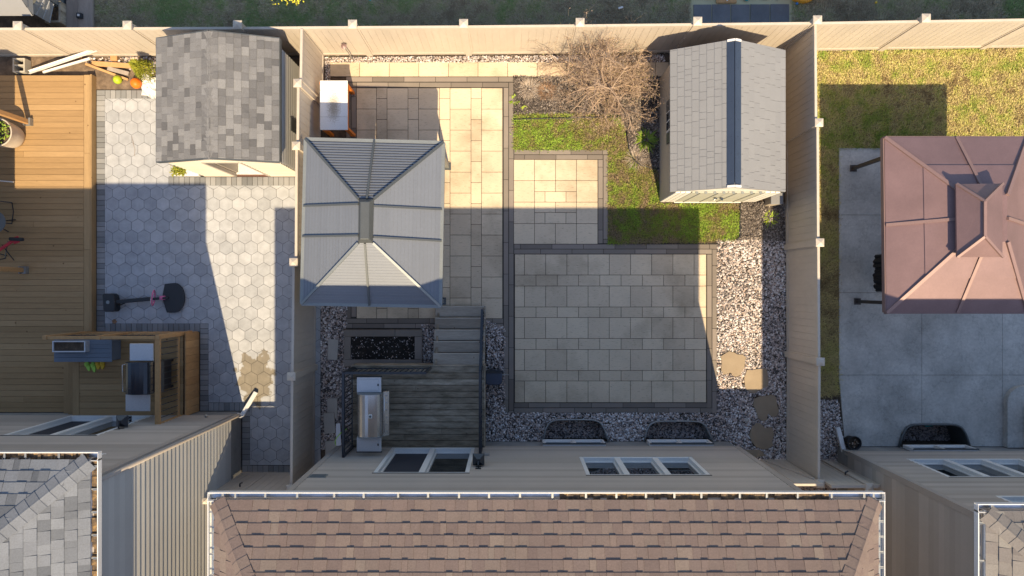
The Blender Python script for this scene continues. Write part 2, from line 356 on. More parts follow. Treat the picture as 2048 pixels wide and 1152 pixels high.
sheet('ground', [(-9000, -9000), (11000, -9000), (11000, 9000), (-9000, 9000)], [WELL1, WELL2, WELL3], -0.03, MT['soil'])
for wp, dz in ((WELL1, 0.35), (WELL2, 0.35), (WELL3, 0.7)):
    mb = MB(); P = w2(wp); c = sum(P, Vector()) / len(P)
    Q = [c + (p - c) * 1.02 for p in P]
    for i in range(len(Q)):
        a, b = Q[i], Q[(i + 1) % len(Q)]
        mb.quad((a.x, a.y, -0.031), (b.x, b.y, -0.031), (b.x, b.y, -dz), (a.x, a.y, -dz))
    mb.add([(p.x, p.y, -dz) for p in Q], [tuple(range(len(Q)))])
    structure(mb.build('pit', MT['soil']))

sheet('flower_bed_soil', [(-200, 112), (400, 110), (400, 200), (-200, 200)], [], -0.022, MT['tan_soil'])
LAWN = [(1027, 229), (1150, 226), (1240, 232), (1252, 262), (1258, 300), (1275, 322), (1308, 334), (1323, 352), (1323, 408), (1479, 408), (1479, 470), (1470, 480), (1400, 484), (1216, 488), (1216, 300), (1027, 300)]
sheet('lawn', LAWN, [], -0.012, MT['thatch'])
RLAWN = [(1577, 104), (2400, 90), (2400, 298), (1677, 298), (1677, 790), (1577, 800)]
sheet('lawn', RLAWN, [], -0.012, MT['thatch_dry'])
BLAWN = [(192, -250), (2400, -250), (2400, 84), (1941, 94), (1540, 100), (1000, 105), (192, 109)]
sheet('lawn', BLAWN, [], -0.012, MT['dim_grass'])

# ------------------------------------------------------------------ scattered ground cover
rng = np.random.default_rng(5)
def vnoise(x, y, sc, seed):
    lat = np.random.default_rng(seed).random((256, 256))
    X = x * sc + 100; Y = y * sc + 100
    xi = np.floor(X).astype(int); yi = np.floor(Y).astype(int); fx = X - xi; fy = Y - yi
    fx = fx * fx * (3 - 2 * fx); fy = fy * fy * (3 - 2 * fy)
    f = lambda a, b: lat[a % 256, b % 256]
    return (f(xi, yi) * (1 - fx) + f(xi + 1, yi) * fx) * (1 - fy) + (f(xi, yi + 1) * (1 - fx) + f(xi + 1, yi + 1) * fx) * fy
def inside(x, y, poly):
    r = np.zeros(len(x), bool); n = len(poly)
    for i in range(n):
        x1, y1 = poly[i]; x2, y2 = poly[(i + 1) % n]
        if y1 == y2: continue
        c = ((y1 > y) != (y2 > y)) & (x < (x2 - x1) * (y - y1) / (y2 - y1) + x1)
        r ^= c
    return r
def sample(polys, dens, excl=()):
    xs = []; ys = []
    for poly in polys:
        x0 = min(p[0] for p in poly); x1 = max(p[0] for p in poly); y0 = min(p[1] for p in poly); y1 = max(p[1] for p in poly)
        n = int((x1 - x0) * (y1 - y0) / PXM ** 2 * dens)
        x = rng.uniform(x0, x1, n); y = rng.uniform(y0, y1, n); k = inside(x, y, poly)
        for e in excl: k &= ~inside(x, y, e)
        xs.append(x[k]); ys.append(y[k])
    x = np.concatenate(xs); y = np.concatenate(ys)
    return (x - 1024) / PXM, (576 - y) / PXM
def blades(name, x, y, tint, m, hgt=0.035, lean=0.05, wid=0.011, z0=-0.012):
    n = len(x); x = x + rng.normal(0, .026, n); y = y + rng.normal(0, .026, n)
    a = rng.uniform(0, 2 * np.pi, n); ln = lean * rng.uniform(0.4, 1.3, n); h = hgt * rng.uniform(0.5, 1.3, n); w = wid * rng.uniform(0.6, 1.3, n)
    dx, dy = np.cos(a), np.sin(a)
    V = np.empty((n, 4, 3))
    V[:, 0] = np.stack([x - dy * w / 2, y + dx * w / 2, np.full(n, z0)], 1)
    V[:, 1] = np.stack([x + dy * w / 2, y - dx * w / 2, np.full(n, z0)], 1)
    V[:, 2] = np.stack([x + dx * ln * .55 + dy * w * .4, y + dy * ln * .55 - dx * w * .4, z0 + h * 0.8], 1)
    V[:, 3] = np.stack([x + dx * ln, y + dy * ln, z0 + h], 1)
    F = (np.arange(n) * 4)[:, None] + np.array([0, 1, 2])[None]; F2 = (np.arange(n) * 4)[:, None] + np.array([0, 2, 3])[None]
    return np_mesh(name, V.reshape(-1, 3), np.concatenate([F, F2]), np.concatenate([tint, tint]), m)

x, y = sample([LAWN], 4200)
pn = vnoise(x, y, 2.2, 1) * .6 + vnoise(x, y, 6, 2) * .4
brown = np.clip((vnoise(x, y, 1.1, 9) * .6 + vnoise(x, y, 3.6, 10) * .4 - .42) * 2.4 + np.exp(-((x - 2.3) ** 2 + (y - 3.9) ** 2) * 1.6) * .5 + np.exp(-((x - 3.2) ** 2 + (y - 2.2) ** 2) * 1.5) * .35, 0, 1)
t = np.clip(.60 + (pn - .5) * .7 + (vnoise(x, y, 11, 31) - .5) * .9 + rng.normal(0, .12, len(x)) - brown * .55, 0, 1)
tag(blades('grass', x, y, t, MT['grass'], .055, .055, .012), 'bright green grass with brown patches around the tan shed', 'grass', kind='stuff')
x, y = sample([RLAWN], 4600)
k = vnoise(x, y, 1.0, 3) * .45 + vnoise(x, y, 4.5, 4) * .55
t = np.clip(.52 + (k - .5) * 1.2 + (vnoise(x, y, 10, 33) - .5) * .6 + rng.normal(0, .16, len(x)), 0, 1)
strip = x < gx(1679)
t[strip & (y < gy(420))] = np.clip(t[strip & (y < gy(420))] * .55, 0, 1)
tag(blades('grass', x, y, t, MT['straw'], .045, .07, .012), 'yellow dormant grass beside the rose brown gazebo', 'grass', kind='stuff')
x, y = sample([[(180, -60), (2150, -60), (2150, 92), (1941, 94), (1540, 100), (1000, 105), (180, 109)]], 4200, [[(1380, -4), (1585, -4), (1585, 50), (1380, 50)]])
k = vnoise(x, y, .7, 5) * .5 + vnoise(x, y, 4, 6) * .5
t = np.clip(.40 + (k - .5) * 1.7 + (vnoise(x, y, 9, 35) - .5) * .6 + rng.normal(0, .2, len(x)), 0, 1)
tag(blades('grass', x, y, t, MT['dim_grass'], .05, .075, .012), 'sparse grass in the shade behind the long tan fence', 'grass', kind='stuff')

ICO_V = []; ph = (1 + 5 ** .5) / 2
for a in (-1, 1):
    for b in (-ph, ph): ICO_V += [(0, a, b), (a, b, 0), (b, 0, a)]
ICO_V = np.array(ICO_V) / math.sqrt(1 + ph * ph)
def hull_faces(V):
    F = []
    for i in range(12):
        for j in range(i + 1, 12):
            for k_ in range(j + 1, 12):
                d = [np.linalg.norm(V[p] - V[q]) for p, q in ((i, j), (j, k_), (i, k_))]
                if max(d) < 1.1:
                    nrm = np.cross(V[j] - V[i], V[k_] - V[i])
                    F.append((i, j, k_) if nrm.dot(V[i]) > 0 else (i, k_, j))
    return np.array(F)
ICO_F = hull_faces(ICO_V)
def stones(name, x, y, z, smin, smax, m, tint=None):
    n = len(x); s = smin + (smax - smin) * rng.random(n) ** 1.8
    sx = s * rng.uniform(.75, 1.35, n); sy = s * rng.uniform(.7, 1.1, n); sz = s * rng.uniform(.45, .75, n); a = rng.uniform(0, 2 * np.pi, n)
    V = ICO_V[None] * (1 + rng.normal(0, .13, (n, 12, 1)))
    X = V[..., 0] * sx[:, None]; Y = V[..., 1] * sy[:, None]; Z = V[..., 2] * sz[:, None]
    tl = rng.normal(0, .28, (n, 1)); Z2 = Z + X * tl
    ca, sa = np.cos(a)[:, None], np.sin(a)[:, None]
    P = np.stack([X * ca - Y * sa + x[:, None], X * sa + Y * ca + y[:, None], Z2 + (z + rng.uniform(0, .018, n))[:, None]], 2)
    F = ((np.arange(n) * 12)[:, None, None] + ICO_F[None]).reshape(-1, 3)
    if tint is None: tint = rng.random(n)
    return np_mesh(name, P.reshape(-1, 3), F, np.repeat(tint, len(ICO_F)), m, smooth=True)
def px_poly(pts, ox, oy, s): return [(ox + a / s, oy + b / s) for a, b in pts]
FL = [('tan stepping stone fully in sun, notched along its lower side', [(200, 115), (250, 128), (285, 150), (340, 150), (375, 180), (362, 230), (360, 280), (330, 330), (320, 365), (270, 385), (240, 370), (215, 340), (150, 360), (115, 320), (120, 230), (110, 170), (140, 150)]),
      ('tan stepping stone half in sun and half in shade', [(385, 310), (440, 312), (490, 303), (580, 295), (600, 330), (605, 400), (612, 440), (600, 480), (510, 530), (460, 560), (400, 540), (365, 490), (355, 400)]),
      ('shaded stepping stone between the half sunlit stone and a rounder one', [(520, 590), (590, 585), (650, 570), (690, 600), (690, 640), (705, 690), (720, 750), (690, 800), (640, 800), (605, 770), (590, 840), (540, 850), (500, 810), (480, 740), (450, 680), (460, 620)]),
      ('largest shaded stepping stone, right before the house corner', [(480, 870), (520, 872), (545, 890), (580, 925), (640, 910), (670, 980), (650, 1050), (655, 1100), (600, 1145), (540, 1140), (480, 1120), (430, 1060), (410, 1000), (430, 930)])]
SLABS = [[(656.5, 678), (677, 679), (675, 720), (655, 719)], [(655, 797), (675, 796), (675, 836), (654, 838)], [(647.5, 826), (669, 824), (672, 865), (650, 867)], [(651, 882), (672, 881), (672, 898), (651, 912)]]
STONE_EXC = [px_poly(p, 1420, 680, 5.235) for _, p in FL] + SLABS
GRAV = [[(1434, 478), (1572, 478), (1572, 800), (1572, 922), (1459, 922), (1459, 882), (972, 882), (972, 640), (1010, 655), (1010, 826), (1434, 826)],
        [(842, 650), (876, 650), (876, 735), (842, 735)],
        [(642, 612), (694, 612), (694, 655), (690, 655), (690, 735), (722, 735), (722, 884), (642, 900)],
        [(1577, 800), (1677, 800), (1690, 893), (1690, 925), (1577, 925)],
        [(1450, 930), (1690, 930), (1690, 1010), (1450, 1010)]]
x, y = sample(GRAV, 2100, [WELL1, WELL2] + STONE_EXC)
t = np.clip(rng.random(len(x)) * 1.15 - .12 + (vnoise(x, y, 1.2, 8) - .5) * .35, 0, 1)
yel = y < gy(928); t[yel] = np.where(rng.random(yel.sum()) < .6, .58, .3)
tag(stones('gravel', x, y, np.full(len(x), -.02), .011, .034, MT['stone'], t), 'mixed river stone gravel around the patio and along the house', 'gravel', kind='stuff')
for wp, dz, nm in ((WELL1, .33, 'left'), (WELL2, .33, 'right'), (WELL3, .68, 'far')):
    x, y = sample([wp], 1700)
    lab = {'left': 'river stones on the floor of the curved window well nearer the porch', 'right': 'river stones on the floor of the curved window well nearer the stepping stones', 'far': 'stones tinted dark for shade on the floor of the window well in the concrete patio'}[nm]
    tag(stones('gravel', x, y, np.full(len(x), -dz), .012, .036, MT['stone'], rng.random(len(x)) * (.5 if nm == 'far' else .85)), lab, 'gravel', kind='stuff')  # lower tints put the shade of the deeper wells into the stone colour
x, y = sample([[(650, 114), (1330, 109), (1330, 123), (660, 127), (660, 160), (650, 160)]], 2600)
tag(stones('gravel', x, y, np.full(len(x), -.02), .01, .026, MT['stone'], rng.random(len(x))), 'narrow strip of small stones under the long tan fence', 'gravel', kind='stuff')
x, y = sample([[(150, 116), (400, 113), (400, 150), (330, 160), (250, 135), (160, 122)]], 420)
tag(stones('rubble', x, y, np.full(len(x), -.015), .02, .05, MT['stone'], np.clip(.55 + rng.normal(0, .3, len(x)), 0, 1)), 'pale broken stone rubble by the boards at the fence', 'rubble', kind='stuff')
def chips(name, x, y, tint, m, ln=.03):
    n = len(x); a = rng.uniform(0, 2 * np.pi, n); l = ln * rng.uniform(.4, 1.5, n); w = .009 * rng.uniform(.6, 1.8, n)
    dx, dy = np.cos(a), np.sin(a); z = rng.uniform(-.028, .02, n); tz = rng.normal(0, .012, n)
    V = np.empty((n, 4, 3))
    for i, (u, v) in enumerate(((-1, -1), (1, -1), (1, 1), (-1, 1))):
        V[:, i] = np.stack([x + dx * l * u / 1.6 - dy * w * v, y + dy * l * u / 1.6 + dx * w * v, z + tz * u + .004 * v + .012], 1)
    F = (np.arange(n) * 4)[:, None] + np.array([0, 1, 2, 3])[None]
    return np_mesh(name, V.reshape(-1, 3), F, tint, m)
BED = [(1027, 153), (1322, 153), (1322, 408), (1323, 352), (1308, 334), (1275, 322), (1258, 300), (1252, 262), (1240, 230), (1150, 226), (1027, 229)]
x, y = sample([BED, [(1479, 405), (1572, 405), (1572, 482), (1479, 480)]], 4200)
t = np.clip(rng.random(len(x)) ** 1.5 * .9 + (vnoise(x, y, 2, 12) - .5) * .4, 0, 1)
tag(chips('mulch', x, y, t, MT['mulch']), 'dark wood mulch around the bare shrub and beside the tan shed', 'mulch', kind='stuff')
x, y = sample([[(703, 673), (830, 673), (830, 718), (703, 718)]], 260)
tag(stones('pebbles', x, y, np.full(len(x), .055), .008, .02, MT['stone'], np.clip(rng.random(len(x)) ** 1.6, 0, 1)), 'scattered pebbles on black soil inside the raised bed', 'pebbles', kind='stuff')

# ------------------------------------------------------------------ paving
JT = MT['joint']
def pave(name, m, rects, z0=-0.03, z1=0.0, gap=0.8, bevel=0.004):
    mb = MB()
    for x0, x1, y0, y1 in rects:
        dz = R.uniform(-.0015, .0015)
        mb.pbox(x0 + gap / 2, x1 - gap / 2, y0 + gap / 2, y1 - gap / 2, z0, z1 + dz, R.random())
    return structure(mb.build(name, m, bevel=bevel))
rects = []
# lower terrace: rows of squares and half-height rows
rows = [(508.5, 550), (550, 572), (572, 614), (614, 635), (635, 677), (677, 699), (699, 741), (741, 762), (762, 805)]
for i, (a, b) in enumerate(rows):
    if i % 2 == 0: xs = [1029.5, 1049] + [1049 + 42.4 * k for k in range(1, 9)] + [1412.5]
    else: xs = [1029.5] + [1029.5 + 42.55 * k for k in range(1, 9)] + [1412.5]
    for p, q in zip(xs, xs[1:]): rects.append((p, q, a, b))
# upper terrace
c0 = [1027.5, 1069, 1111, 1153, 1195.5]
for p, q in zip(c0, c0[1:]): rects += [(p, q, 319, 361), (p, q, 447, 488)]
for p, q in ((1027.5, 1069), (1153, 1195.5)): rects += [(p, q, 361, 404), (p, q, 404, 447)]
rects += [(1069, 1111, 361, 383), (1111, 1153, 361, 383), (1069, 1090, 383, 404), (1090, 1132, 383, 404), (1132, 1153, 383, 404),
          (1069, 1111, 404, 425), (1111, 1153, 404, 425), (1069, 1090, 425, 447), (1090, 1132, 425, 447), (1132, 1153, 425, 447)]
# gazebo terrace: columns of squares and half-width columns
xs = 1005.0; wide = True
while xs > 714:
    w = 42.0 if wide else 21.0; x0 = max(xs - w, 713); yy = 176.0 if wide else 176 - 21
    while yy < 637:
        rects.append((x0, xs, max(yy, 175.5), min(yy + 42, 637))); yy += 42
    xs -= w; wide = not wide
# walkway under the fence
yy = 660.0
while yy < 1335:
    rects.append((yy, min(yy + 59.2, 1338), 124, 153)); yy += 59.2
pave('patio', MT['slab'], rects)
def course_h(x0, x1, y, off, w=10.0, ln=63):
    r = []; xx = x0 - off
    while xx < x1:
        a = max(xx, x0); b = min(xx + ln, x1)
        if b - a > 3: r.append((a, b, y, y + w))
        xx += ln
    return r
def course_v(y0, y1, x, off, w=10.0, ln=63): return [(c, d, a, b) for a, b, c, d in course_h(y0, y1, x, off, w, ln)]
e = []
e += course_h(692, 1027, 153.5, 10) + course_h(692, 1017, 164.5, 42)
e += course_v(175, 826, 1007, 5, 10) + course_v(164.5, 826, 1017.5, 36, 10)
e = [r for r in e if not (r[0] < 1017 and r[1] > 1006 and r[2] > 655 and False)]
e += course_h(692, 1006.5, 637, 22, 9.5) + course_h(692, 1006.5, 647, 50, 9.5)
e += course_v(175, 637, 692, 20, 10) + course_v(175, 637, 702.5, 45, 10)
e += course_h(1028, 1216, 299.5, 12, 9.5) + course_h(1028, 1206, 309.3, 42, 9.5) + course_v(309.5, 487, 1206.5, 20, 9.5) + course_v(319, 487, 1196.2, 48, 9.8)
e += course_h(1028, 1434, 488.3, 50, 9.7) + course_h(1028, 1424, 498.2, 10, 9.7)
e += course_v(498.2, 826, 1424.3, 30, 9.7) + course_v(508.5, 816, 1413.8, 0, 10)
e += course_h(1028, 1424, 805.7, 34, 9.8) + course_h(1028, 1434, 816, 5, 9.8)
pave('patio_edging', MT['border'], e, bevel=0.003)
base = MB()
for a, b, c, d in ((692, 1028, 153, 657), (1006, 1434, 487, 827), (1026, 1216, 299, 490), (659, 1339, 123.5, 153.5)): base.pbox(a, b, c, d, -.03, -.012 - .001 * len(base.f) / 6)
structure(base.build('bedding', JT))

def clip_rect(poly, x0, x1, y0, y1):
    for ax, v, s in ((0, x0, 1), (0, x1, -1), (1, y0, 1), (1, y1, -1)):
        out = []
        for i in range(len(poly)):
            p, q = poly[i], poly[(i + 1) % len(poly)]
            ip = (p[ax] - v) * s >= 0; iq = (q[ax] - v) * s >= 0
            if ip: out.append(p)
            if ip != iq:
                t_ = (v - p[ax]) / (q[ax] - p[ax]); out.append((p[0] + (q[0] - p[0]) * t_, p[1] + (q[1] - p[1]) * t_))
        poly = out
        if len(poly) < 3: return None
    return poly
mb = MB(); W = 25.2; RR = W / math.sqrt(3)
HR = [(210, 400, 197, 353), (210, 337, 353, 371), (210, 641, 371, 647), (417, 641, 647, 805), (500, 641, 805, 930)]
row = 0; cy = 190.0
while cy < 945:
    cx = 200 + (W / 2 if row % 2 else 0)
    while cx < 660:
        t_ = min(1, max(0, R.gauss(.5, .27)))
        hexp = [(cx + (RR - .35) * math.sin(math.pi / 3 * k), cy + (RR - .35) * math.cos(math.pi / 3 * k)) for k in range(6)]
        for rc in HR:
            pl = clip_rect(hexp, *rc)
            if pl: mb.prism([(gx(a), gy(b)) for a, b in pl], -.03, R.uniform(-.001, .001), t_, True)
        cx += W
    cy += RR * 1.5; row += 1
structure(mb.build('hexagon_patio', MT['hex']))
e = []
def sold_h(x0, x1, y0, y1, w=10.5):
    n = max(1, round((x1 - x0) / w)); s = (x1 - x0) / n
    return [(x0 + i * s, x0 + (i + 1) * s, y0, y1) for i in range(n)]
def sold_v(x0, x1, y0, y1, w=10.5):
    n = max(1, round((y1 - y0) / w)); s = (y1 - y0) / n
    return [(x0, x1, y0 + i * s, y0 + (i + 1) * s) for i in range(n)]
e += sold_v(193, 210, 180, 663) + sold_h(210, 400, 180, 197) + sold_h(337, 641, 353.5, 371) + sold_h(210, 400, 647, 663.5) + sold_v(400, 417, 647, 822)
e += sold_h(417, 500, 805.5, 822) + sold_v(484, 500, 822, 931) + sold_h(484, 641, 931, 946)
pave('hexagon_patio_edging', MT['soldier'], e, gap=0.7)
base = MB()
base.pbox(192, 642, 179, 664, -.03, -.0125); base.pbox(399, 642, 664, 947, -.03, -.0135)
structure(base.build('bedding', JT))

# stamped concrete of the right yard, cast in bays round the window well
mb = MB()
def cast(poly, t=.5): mb.prism([(gx(a), gy(b)) for a, b in poly], -.06, .012, t)
wl3 = [(p[0], p[1]) for p in WELL3]
G_ = .35
def bay(x0, x1, y0, y1): cast([(x0 + G_, y0 + G_), (x1 - G_, y0 + G_), (x1 - G_, y1 - G_), (x0 + G_, y1 - G_)])
ys = [296, 430, 585.5, 750]
for a, b in zip(ys, ys[1:]):
    for c, d in ((1677.5, 1843), (1843, 2004), (2004, 2400)): bay(c, d, a, b)
bay(2004, 2400, 750, 893)
cast([(1677.5, 750 + G_), (1843 - G_, 750 + G_), (1843 - G_, 847.5), (1824, 847.5), (1811, 853.5), (1802.5, 867.5), (1794.5, 892.6), (1690, 892.6)])
cast([(1843 + G_, 750 + G_), (2004 - G_, 750 + G_), (2004 - G_, 892.6), (1937.5, 892.6), (1929.5, 867.5), (1920.5, 853.5), (1906, 847.5), (1843 + G_, 847.5)])
structure(mb.build('concrete_patio', MT['concrete']))

# ------------------------------------------------------------------ fences
def v2(p): return Vector((p[0], p[1], 0))
def fence_panel(par, a, b, top, bot=0.05, bw=0.165, name='panel', m=None):
    a = v2(a); b = v2(b); d = (b - a); L = d.length; d.normalize(); mb = MB()
    Z = Vector((0, 0, 1))
    mb.bar(a + Z * (top - .045), b + Z * (top - .045), .055, .09, t=.8)
    mb.bar(a + Z * (bot + .055), b + Z * (bot + .055), .055, .11, t=.7)
    zc = (bot + .11 + top - .09) / 2; hh = top - .09 - bot - .11
    for q in (a + d * .02, b - d * .02): mb.bar(q - d * .02 + Z * zc, q + d * .02 + Z * zc, .05, hh, t=.6)
    n = max(1, round((L - .08) / bw)); s = (L - .08) / n
    for i in range(n):
        p = a + d * (.04 + i * s + .003); q = a + d * (.04 + (i + 1) * s - .003)
        mb.bar(p + Z * zc, q + Z * zc, .030, hh, t=R.uniform(.15, .6))
    mb.bar(a + d * .04 + Z * zc, b - d * .04 + Z * zc, .012, hh, t=0)
    return mb.build(name, m or MT['vinyl'], par)
def fence_post(par, p, top, w=.15, m=None):
    mb = MB(); x, y = p[0], p[1]
    mb.box(x - w / 2, x + w / 2, y - w / 2, y + w / 2, 0, top - .06, .5)
    o = mb.build('post', m or MT['vinyl'], par)
    c = MB(); e = w / 2 + .022
    c.box(x - e, x + e, y - e, y + e, top - .06, top - .02, .9)
    z = top - .02
    c.add([(x - e, y - e, z), (x + e, y - e, z), (x + e, y + e, z), (x - e, y + e, z), (x, y, z + .045)], [(0, 1, 4), (1, 2, 4), (2, 3, 4), (3, 0, 4)], .9)
    c.build('post_cap', m or MT['vinyl'], o)
def poly_y(x, pts):
    for (a, b), (c, d) in zip(pts, pts[1:]):
        if x <= c: return b + (d - b) * (x - a) / (c - a)
    return pts[-1][1]
BF = [(-400, 113.5), (107, 112), (600, 110), (1002, 107.5), (1540, 102), (1941, 95.5), (2400, 90)]
FT = 1.78
tf = thing('back_fence', 'long tan vinyl privacy fence running behind all three yards', 'fence', (0, gy(107), 0))
PX = [-255, -52, 145, 340, 536, 740.5, 938, 1145, 1354, 1567, 1760, 1963, 2168, 2373]
for i, p in enumerate(PX):
    fence_post(tf, (gx(p), gy(poly_y(p, BF)) + .025), 1.93)
    if i: fence_panel(tf, (gx(PX[i - 1]) + .075, gy(poly_y(PX[i - 1], BF))), (gx(p) - .075, gy(poly_y(p, BF))), FT)
# side fence left of the patio: stepped sections
tl = thing('side_fence', 'tan vinyl fence beside the dark shingled shed and grey gazebo', 'fence', (gx(640), gy(500), 0))
segs = [((647.5, 112), (646, 205), 1.80), ((641, 215), (640, 320), 1.78), ((638, 324), (637, 526), 1.78), ((632, 534), (630, 730), 1.76), ((629.5, 738), (628, 930), 1.76)]
for a, b, tp in segs: fence_panel(tl, (gx(a[0]), gy(a[1])), (gx(b[0]), gy(b[1])), tp)
for p in ((641, 210), (638.5, 322), (634, 530), (630, 734), (628, 935)): fence_post(tl, (gx(p[0]), gy(p[1])), 1.86, .14)
tr = thing('side_fence', 'tan vinyl fence between the gravel strip and the stamped concrete patio', 'fence', (gx(1571), gy(500), 0))
segs = [((1567, 104), (1568, 276), 1.80), ((1571, 286), (1572, 490), 1.80), ((1572.5, 500), (1573.5, 702), 1.80), ((1574, 713), (1573, 918), 1.80)]
for a, b, tp in segs: fence_panel(tr, (gx(a[0]), gy(a[1])), (gx(b[0]), gy(b[1])), tp)
for p in ((1571.5, 281), (1573, 495), (1574, 707.5), (1574, 925)): fence_post(tr, (gx(p[0]), gy(p[1])), 1.88, .14)
# gates between the houses
GT = 2.16
t_ = thing('side_gate', 'tan vinyl gate closing the passage beside the hexagon patio', 'gate', (gx(540), gy(946), 0))
fence_panel(t_, (gx(486), gy(946)), (gx(529), gy(946)), GT - .17, name='gate_leaf'); fence_panel(t_, (gx(534), gy(946)), (gx(626), gy(946)), GT - .17, name='gate_leaf')
mb = MB(); mb.pbox(486, 626, 944, 948, GT - .09, GT, .8); mb.build('top_rail', MT['vinyl'], t_)
for p in (488, 530.8): fence_post(t_, (gx(p), gy(948)), GT + .03, .09)
mb = MB(); q = g(523, 942, 1.35); mb.tube([q, q + Vector((0, .07, .01)), q + Vector((.06, .1, .01))], .018); mb.build('latch', MT['black'], t_)
t_ = thing('side_gate', 'tan vinyl gate between the brown roofed house and the river stones', 'gate', (gx(1520), gy(920), 0))
fence_panel(t_, (gx(1461.2), gy(920)), (gx(1519), gy(920)), GT - .091, name='gate_leaf'); fence_panel(t_, (gx(1520), gy(920)), (gx(1566), gy(920)), GT - .091, name='gate_leaf')
mb = MB(); mb.pbox(1461, 1568, 918, 922, GT - .09, GT, .8); mb.build('top_rail', MT['vinyl'], t_)
mb = MB(); mb.bar(g(1525, 917.5, .2), g(1564, 917.5, 1.8), .03, .05); mb.build('brace', MT['vinyl'], t_)
t_ = thing('side_gate', 'tan vinyl gate beside the wall of the house with the concrete patio', 'gate', (gx(1620), gy(922), 0))
fence_panel(t_, (gx(1582), gy(923)), (gx(1640), gy(923)), GT - .091, name='gate_leaf')
mb = MB(); mb.pbox(1582, 1664, 920.5, 925.5, GT - .09, GT, .8); mb.build('top_rail', MT['vinyl'], t_)
fence_post(t_, (gx(1648), gy(924)), GT + .04, .13)
fence_panel(t_, (gx(1653), gy(924)), (gx(1671), gy(924)), GT - .091)
mb = MB(); q = g(1636, 919, 1.4); mb.tube([q, q + Vector((0, .06, .01)), q + Vector((.06, .09, .01))], .02); mb.build('latch', MT['black'], t_)

# ------------------------------------------------------------------ house kit
def siding(mb, a, b, z0, z1, nrm, lap=.16, holes=()):
    a = v2(a); b = v2(b); n = v2(nrm).normalized(); Z = Vector((0, 0, 1)); k = max(1, round((z1 - z0) / lap)); s = (z1 - z0) / k
    L = (b - a).length; d = (b - a) / L
    for i in range(k):
        za = z0 + i * s; t = R.random()
        zs = sorted({za, za + s} | {z for h in holes for z in (h[2], h[3]) if za < z < za + s})
        for zl, zh in zip(zs, zs[1:]):
            zm = (zl + zh) / 2; segs = [(0, L)]
            for h in holes:
                if h[2] < zm < h[3]:
                    segs = [q for p in segs for q in ((p[0], min(p[1], h[0] - a.x)), (max(p[0], h[1] - a.x), p[1])) if q[1] - q[0] > .001]
            oa = n * (.002 + .026 * (1 - (zl - za) / s)); ob = n * (.002 + .026 * (1 - (zh - za) / s))
            for p, q in segs:
                A = a + d * p; B = a + d * q
                mb.quad(A + Z * zl + oa, B + Z * zl + oa, B + Z * zh + ob, A + Z * zh + ob, t)
                if zl == za: mb.quad(A + Z * za, B + Z * za, B + Z * za + oa, A + Z * za + oa, t)
def shingles(mb, P0, u, w, pitch, L, inA, inB, step, run, tw=(.09, .25), e=.0012, lam=True):
    P0 = Vector(P0); u = Vector(u); w = Vector(w); n = (Vector((0, 0, 1)) - w * pitch).normalized()
    def pt(a, s, h): return P0 + u * a + w * s + Vector((0, 0, pitch * s)) + n * h
    i = 0
    while i * step < run - .02:
        s0 = i * step; s1 = min(s0 + step * 1.08, run)
        lo0, hi0 = inA * s0, L - inB * s0; lo1, hi1 = inA * s1, L - inB * s1
        a = -R.random() * .3; hi = False
        while a < L:
            b = a + R.uniform(*tw); c0 = min(max(a, lo0), hi0); c1 = min(max(b, lo0), hi0); d0 = min(max(a, lo1), hi1); d1 = min(max(b, lo1), hi1)
            if c1 - c0 > .004 or d1 - d0 > .004:
                hi = (not hi) if R.random() < .8 else False; h0 = .013 + (.010 if hi and lam else 0); h1 = .003; t = min(1, max(0, R.gauss(.45, .27)))
                p = [pt(c0 + e, s0, h0), pt(c1 - e, s0, h0), pt(d1 - e, s1, h1), pt(d0 + e, s1, h1), pt(c0 + e, s0, -.004), pt(c1 - e, s0, -.004)]
                mb.add(p, [(0, 1, 2, 3), (4, 5, 1, 0), (4, 0, 3), (5, 2, 1)], t)
            a = b
        i += 1
def hip_caps(mb, P0, h, n1, n2, run, step=.165, width=.155):
    h = Vector(h); hl = h.length; h.normalize(); P0 = Vector(P0)
    a1 = h.cross(Vector(n1)).normalized(); a2 = h.cross(Vector(n2)).normalized()
    mid = (Vector(n1) + Vector(n2)).normalized()
    if a1.dot(Vector(n2)) > 0: a1 = -a1
    if a2.dot(Vector(n1)) > 0: a2 = -a2
    s = .03
    while s < run * hl:
        t = min(1, max(0, R.gauss(.5, .12))); l0 = .024; l1 = .016; e = s + step * 1.15
        A = P0 + h * s; B = P0 + h * e
        rows_ = []
        for C, lf in ((A, l0), (B, l1)):
            rows_.append([C + a1 * width + Vector(n1) * lf, C + a1 * .03 + mid * (lf + .004), C + mid * (lf + .008), C + a2 * .03 + mid * (lf + .004), C + a2 * width + Vector(n2) * lf])
        vs = rows_[0] + rows_[1] + [p - mid * .016 for p in rows_[0]]
        fs = [(k, k + 1, 6 + k, 5 + k) for k in range(4)] + [(10 + k, 11 + k, k + 1, k) for k in range(4)]
        mb.add(vs, fs, t); s += step
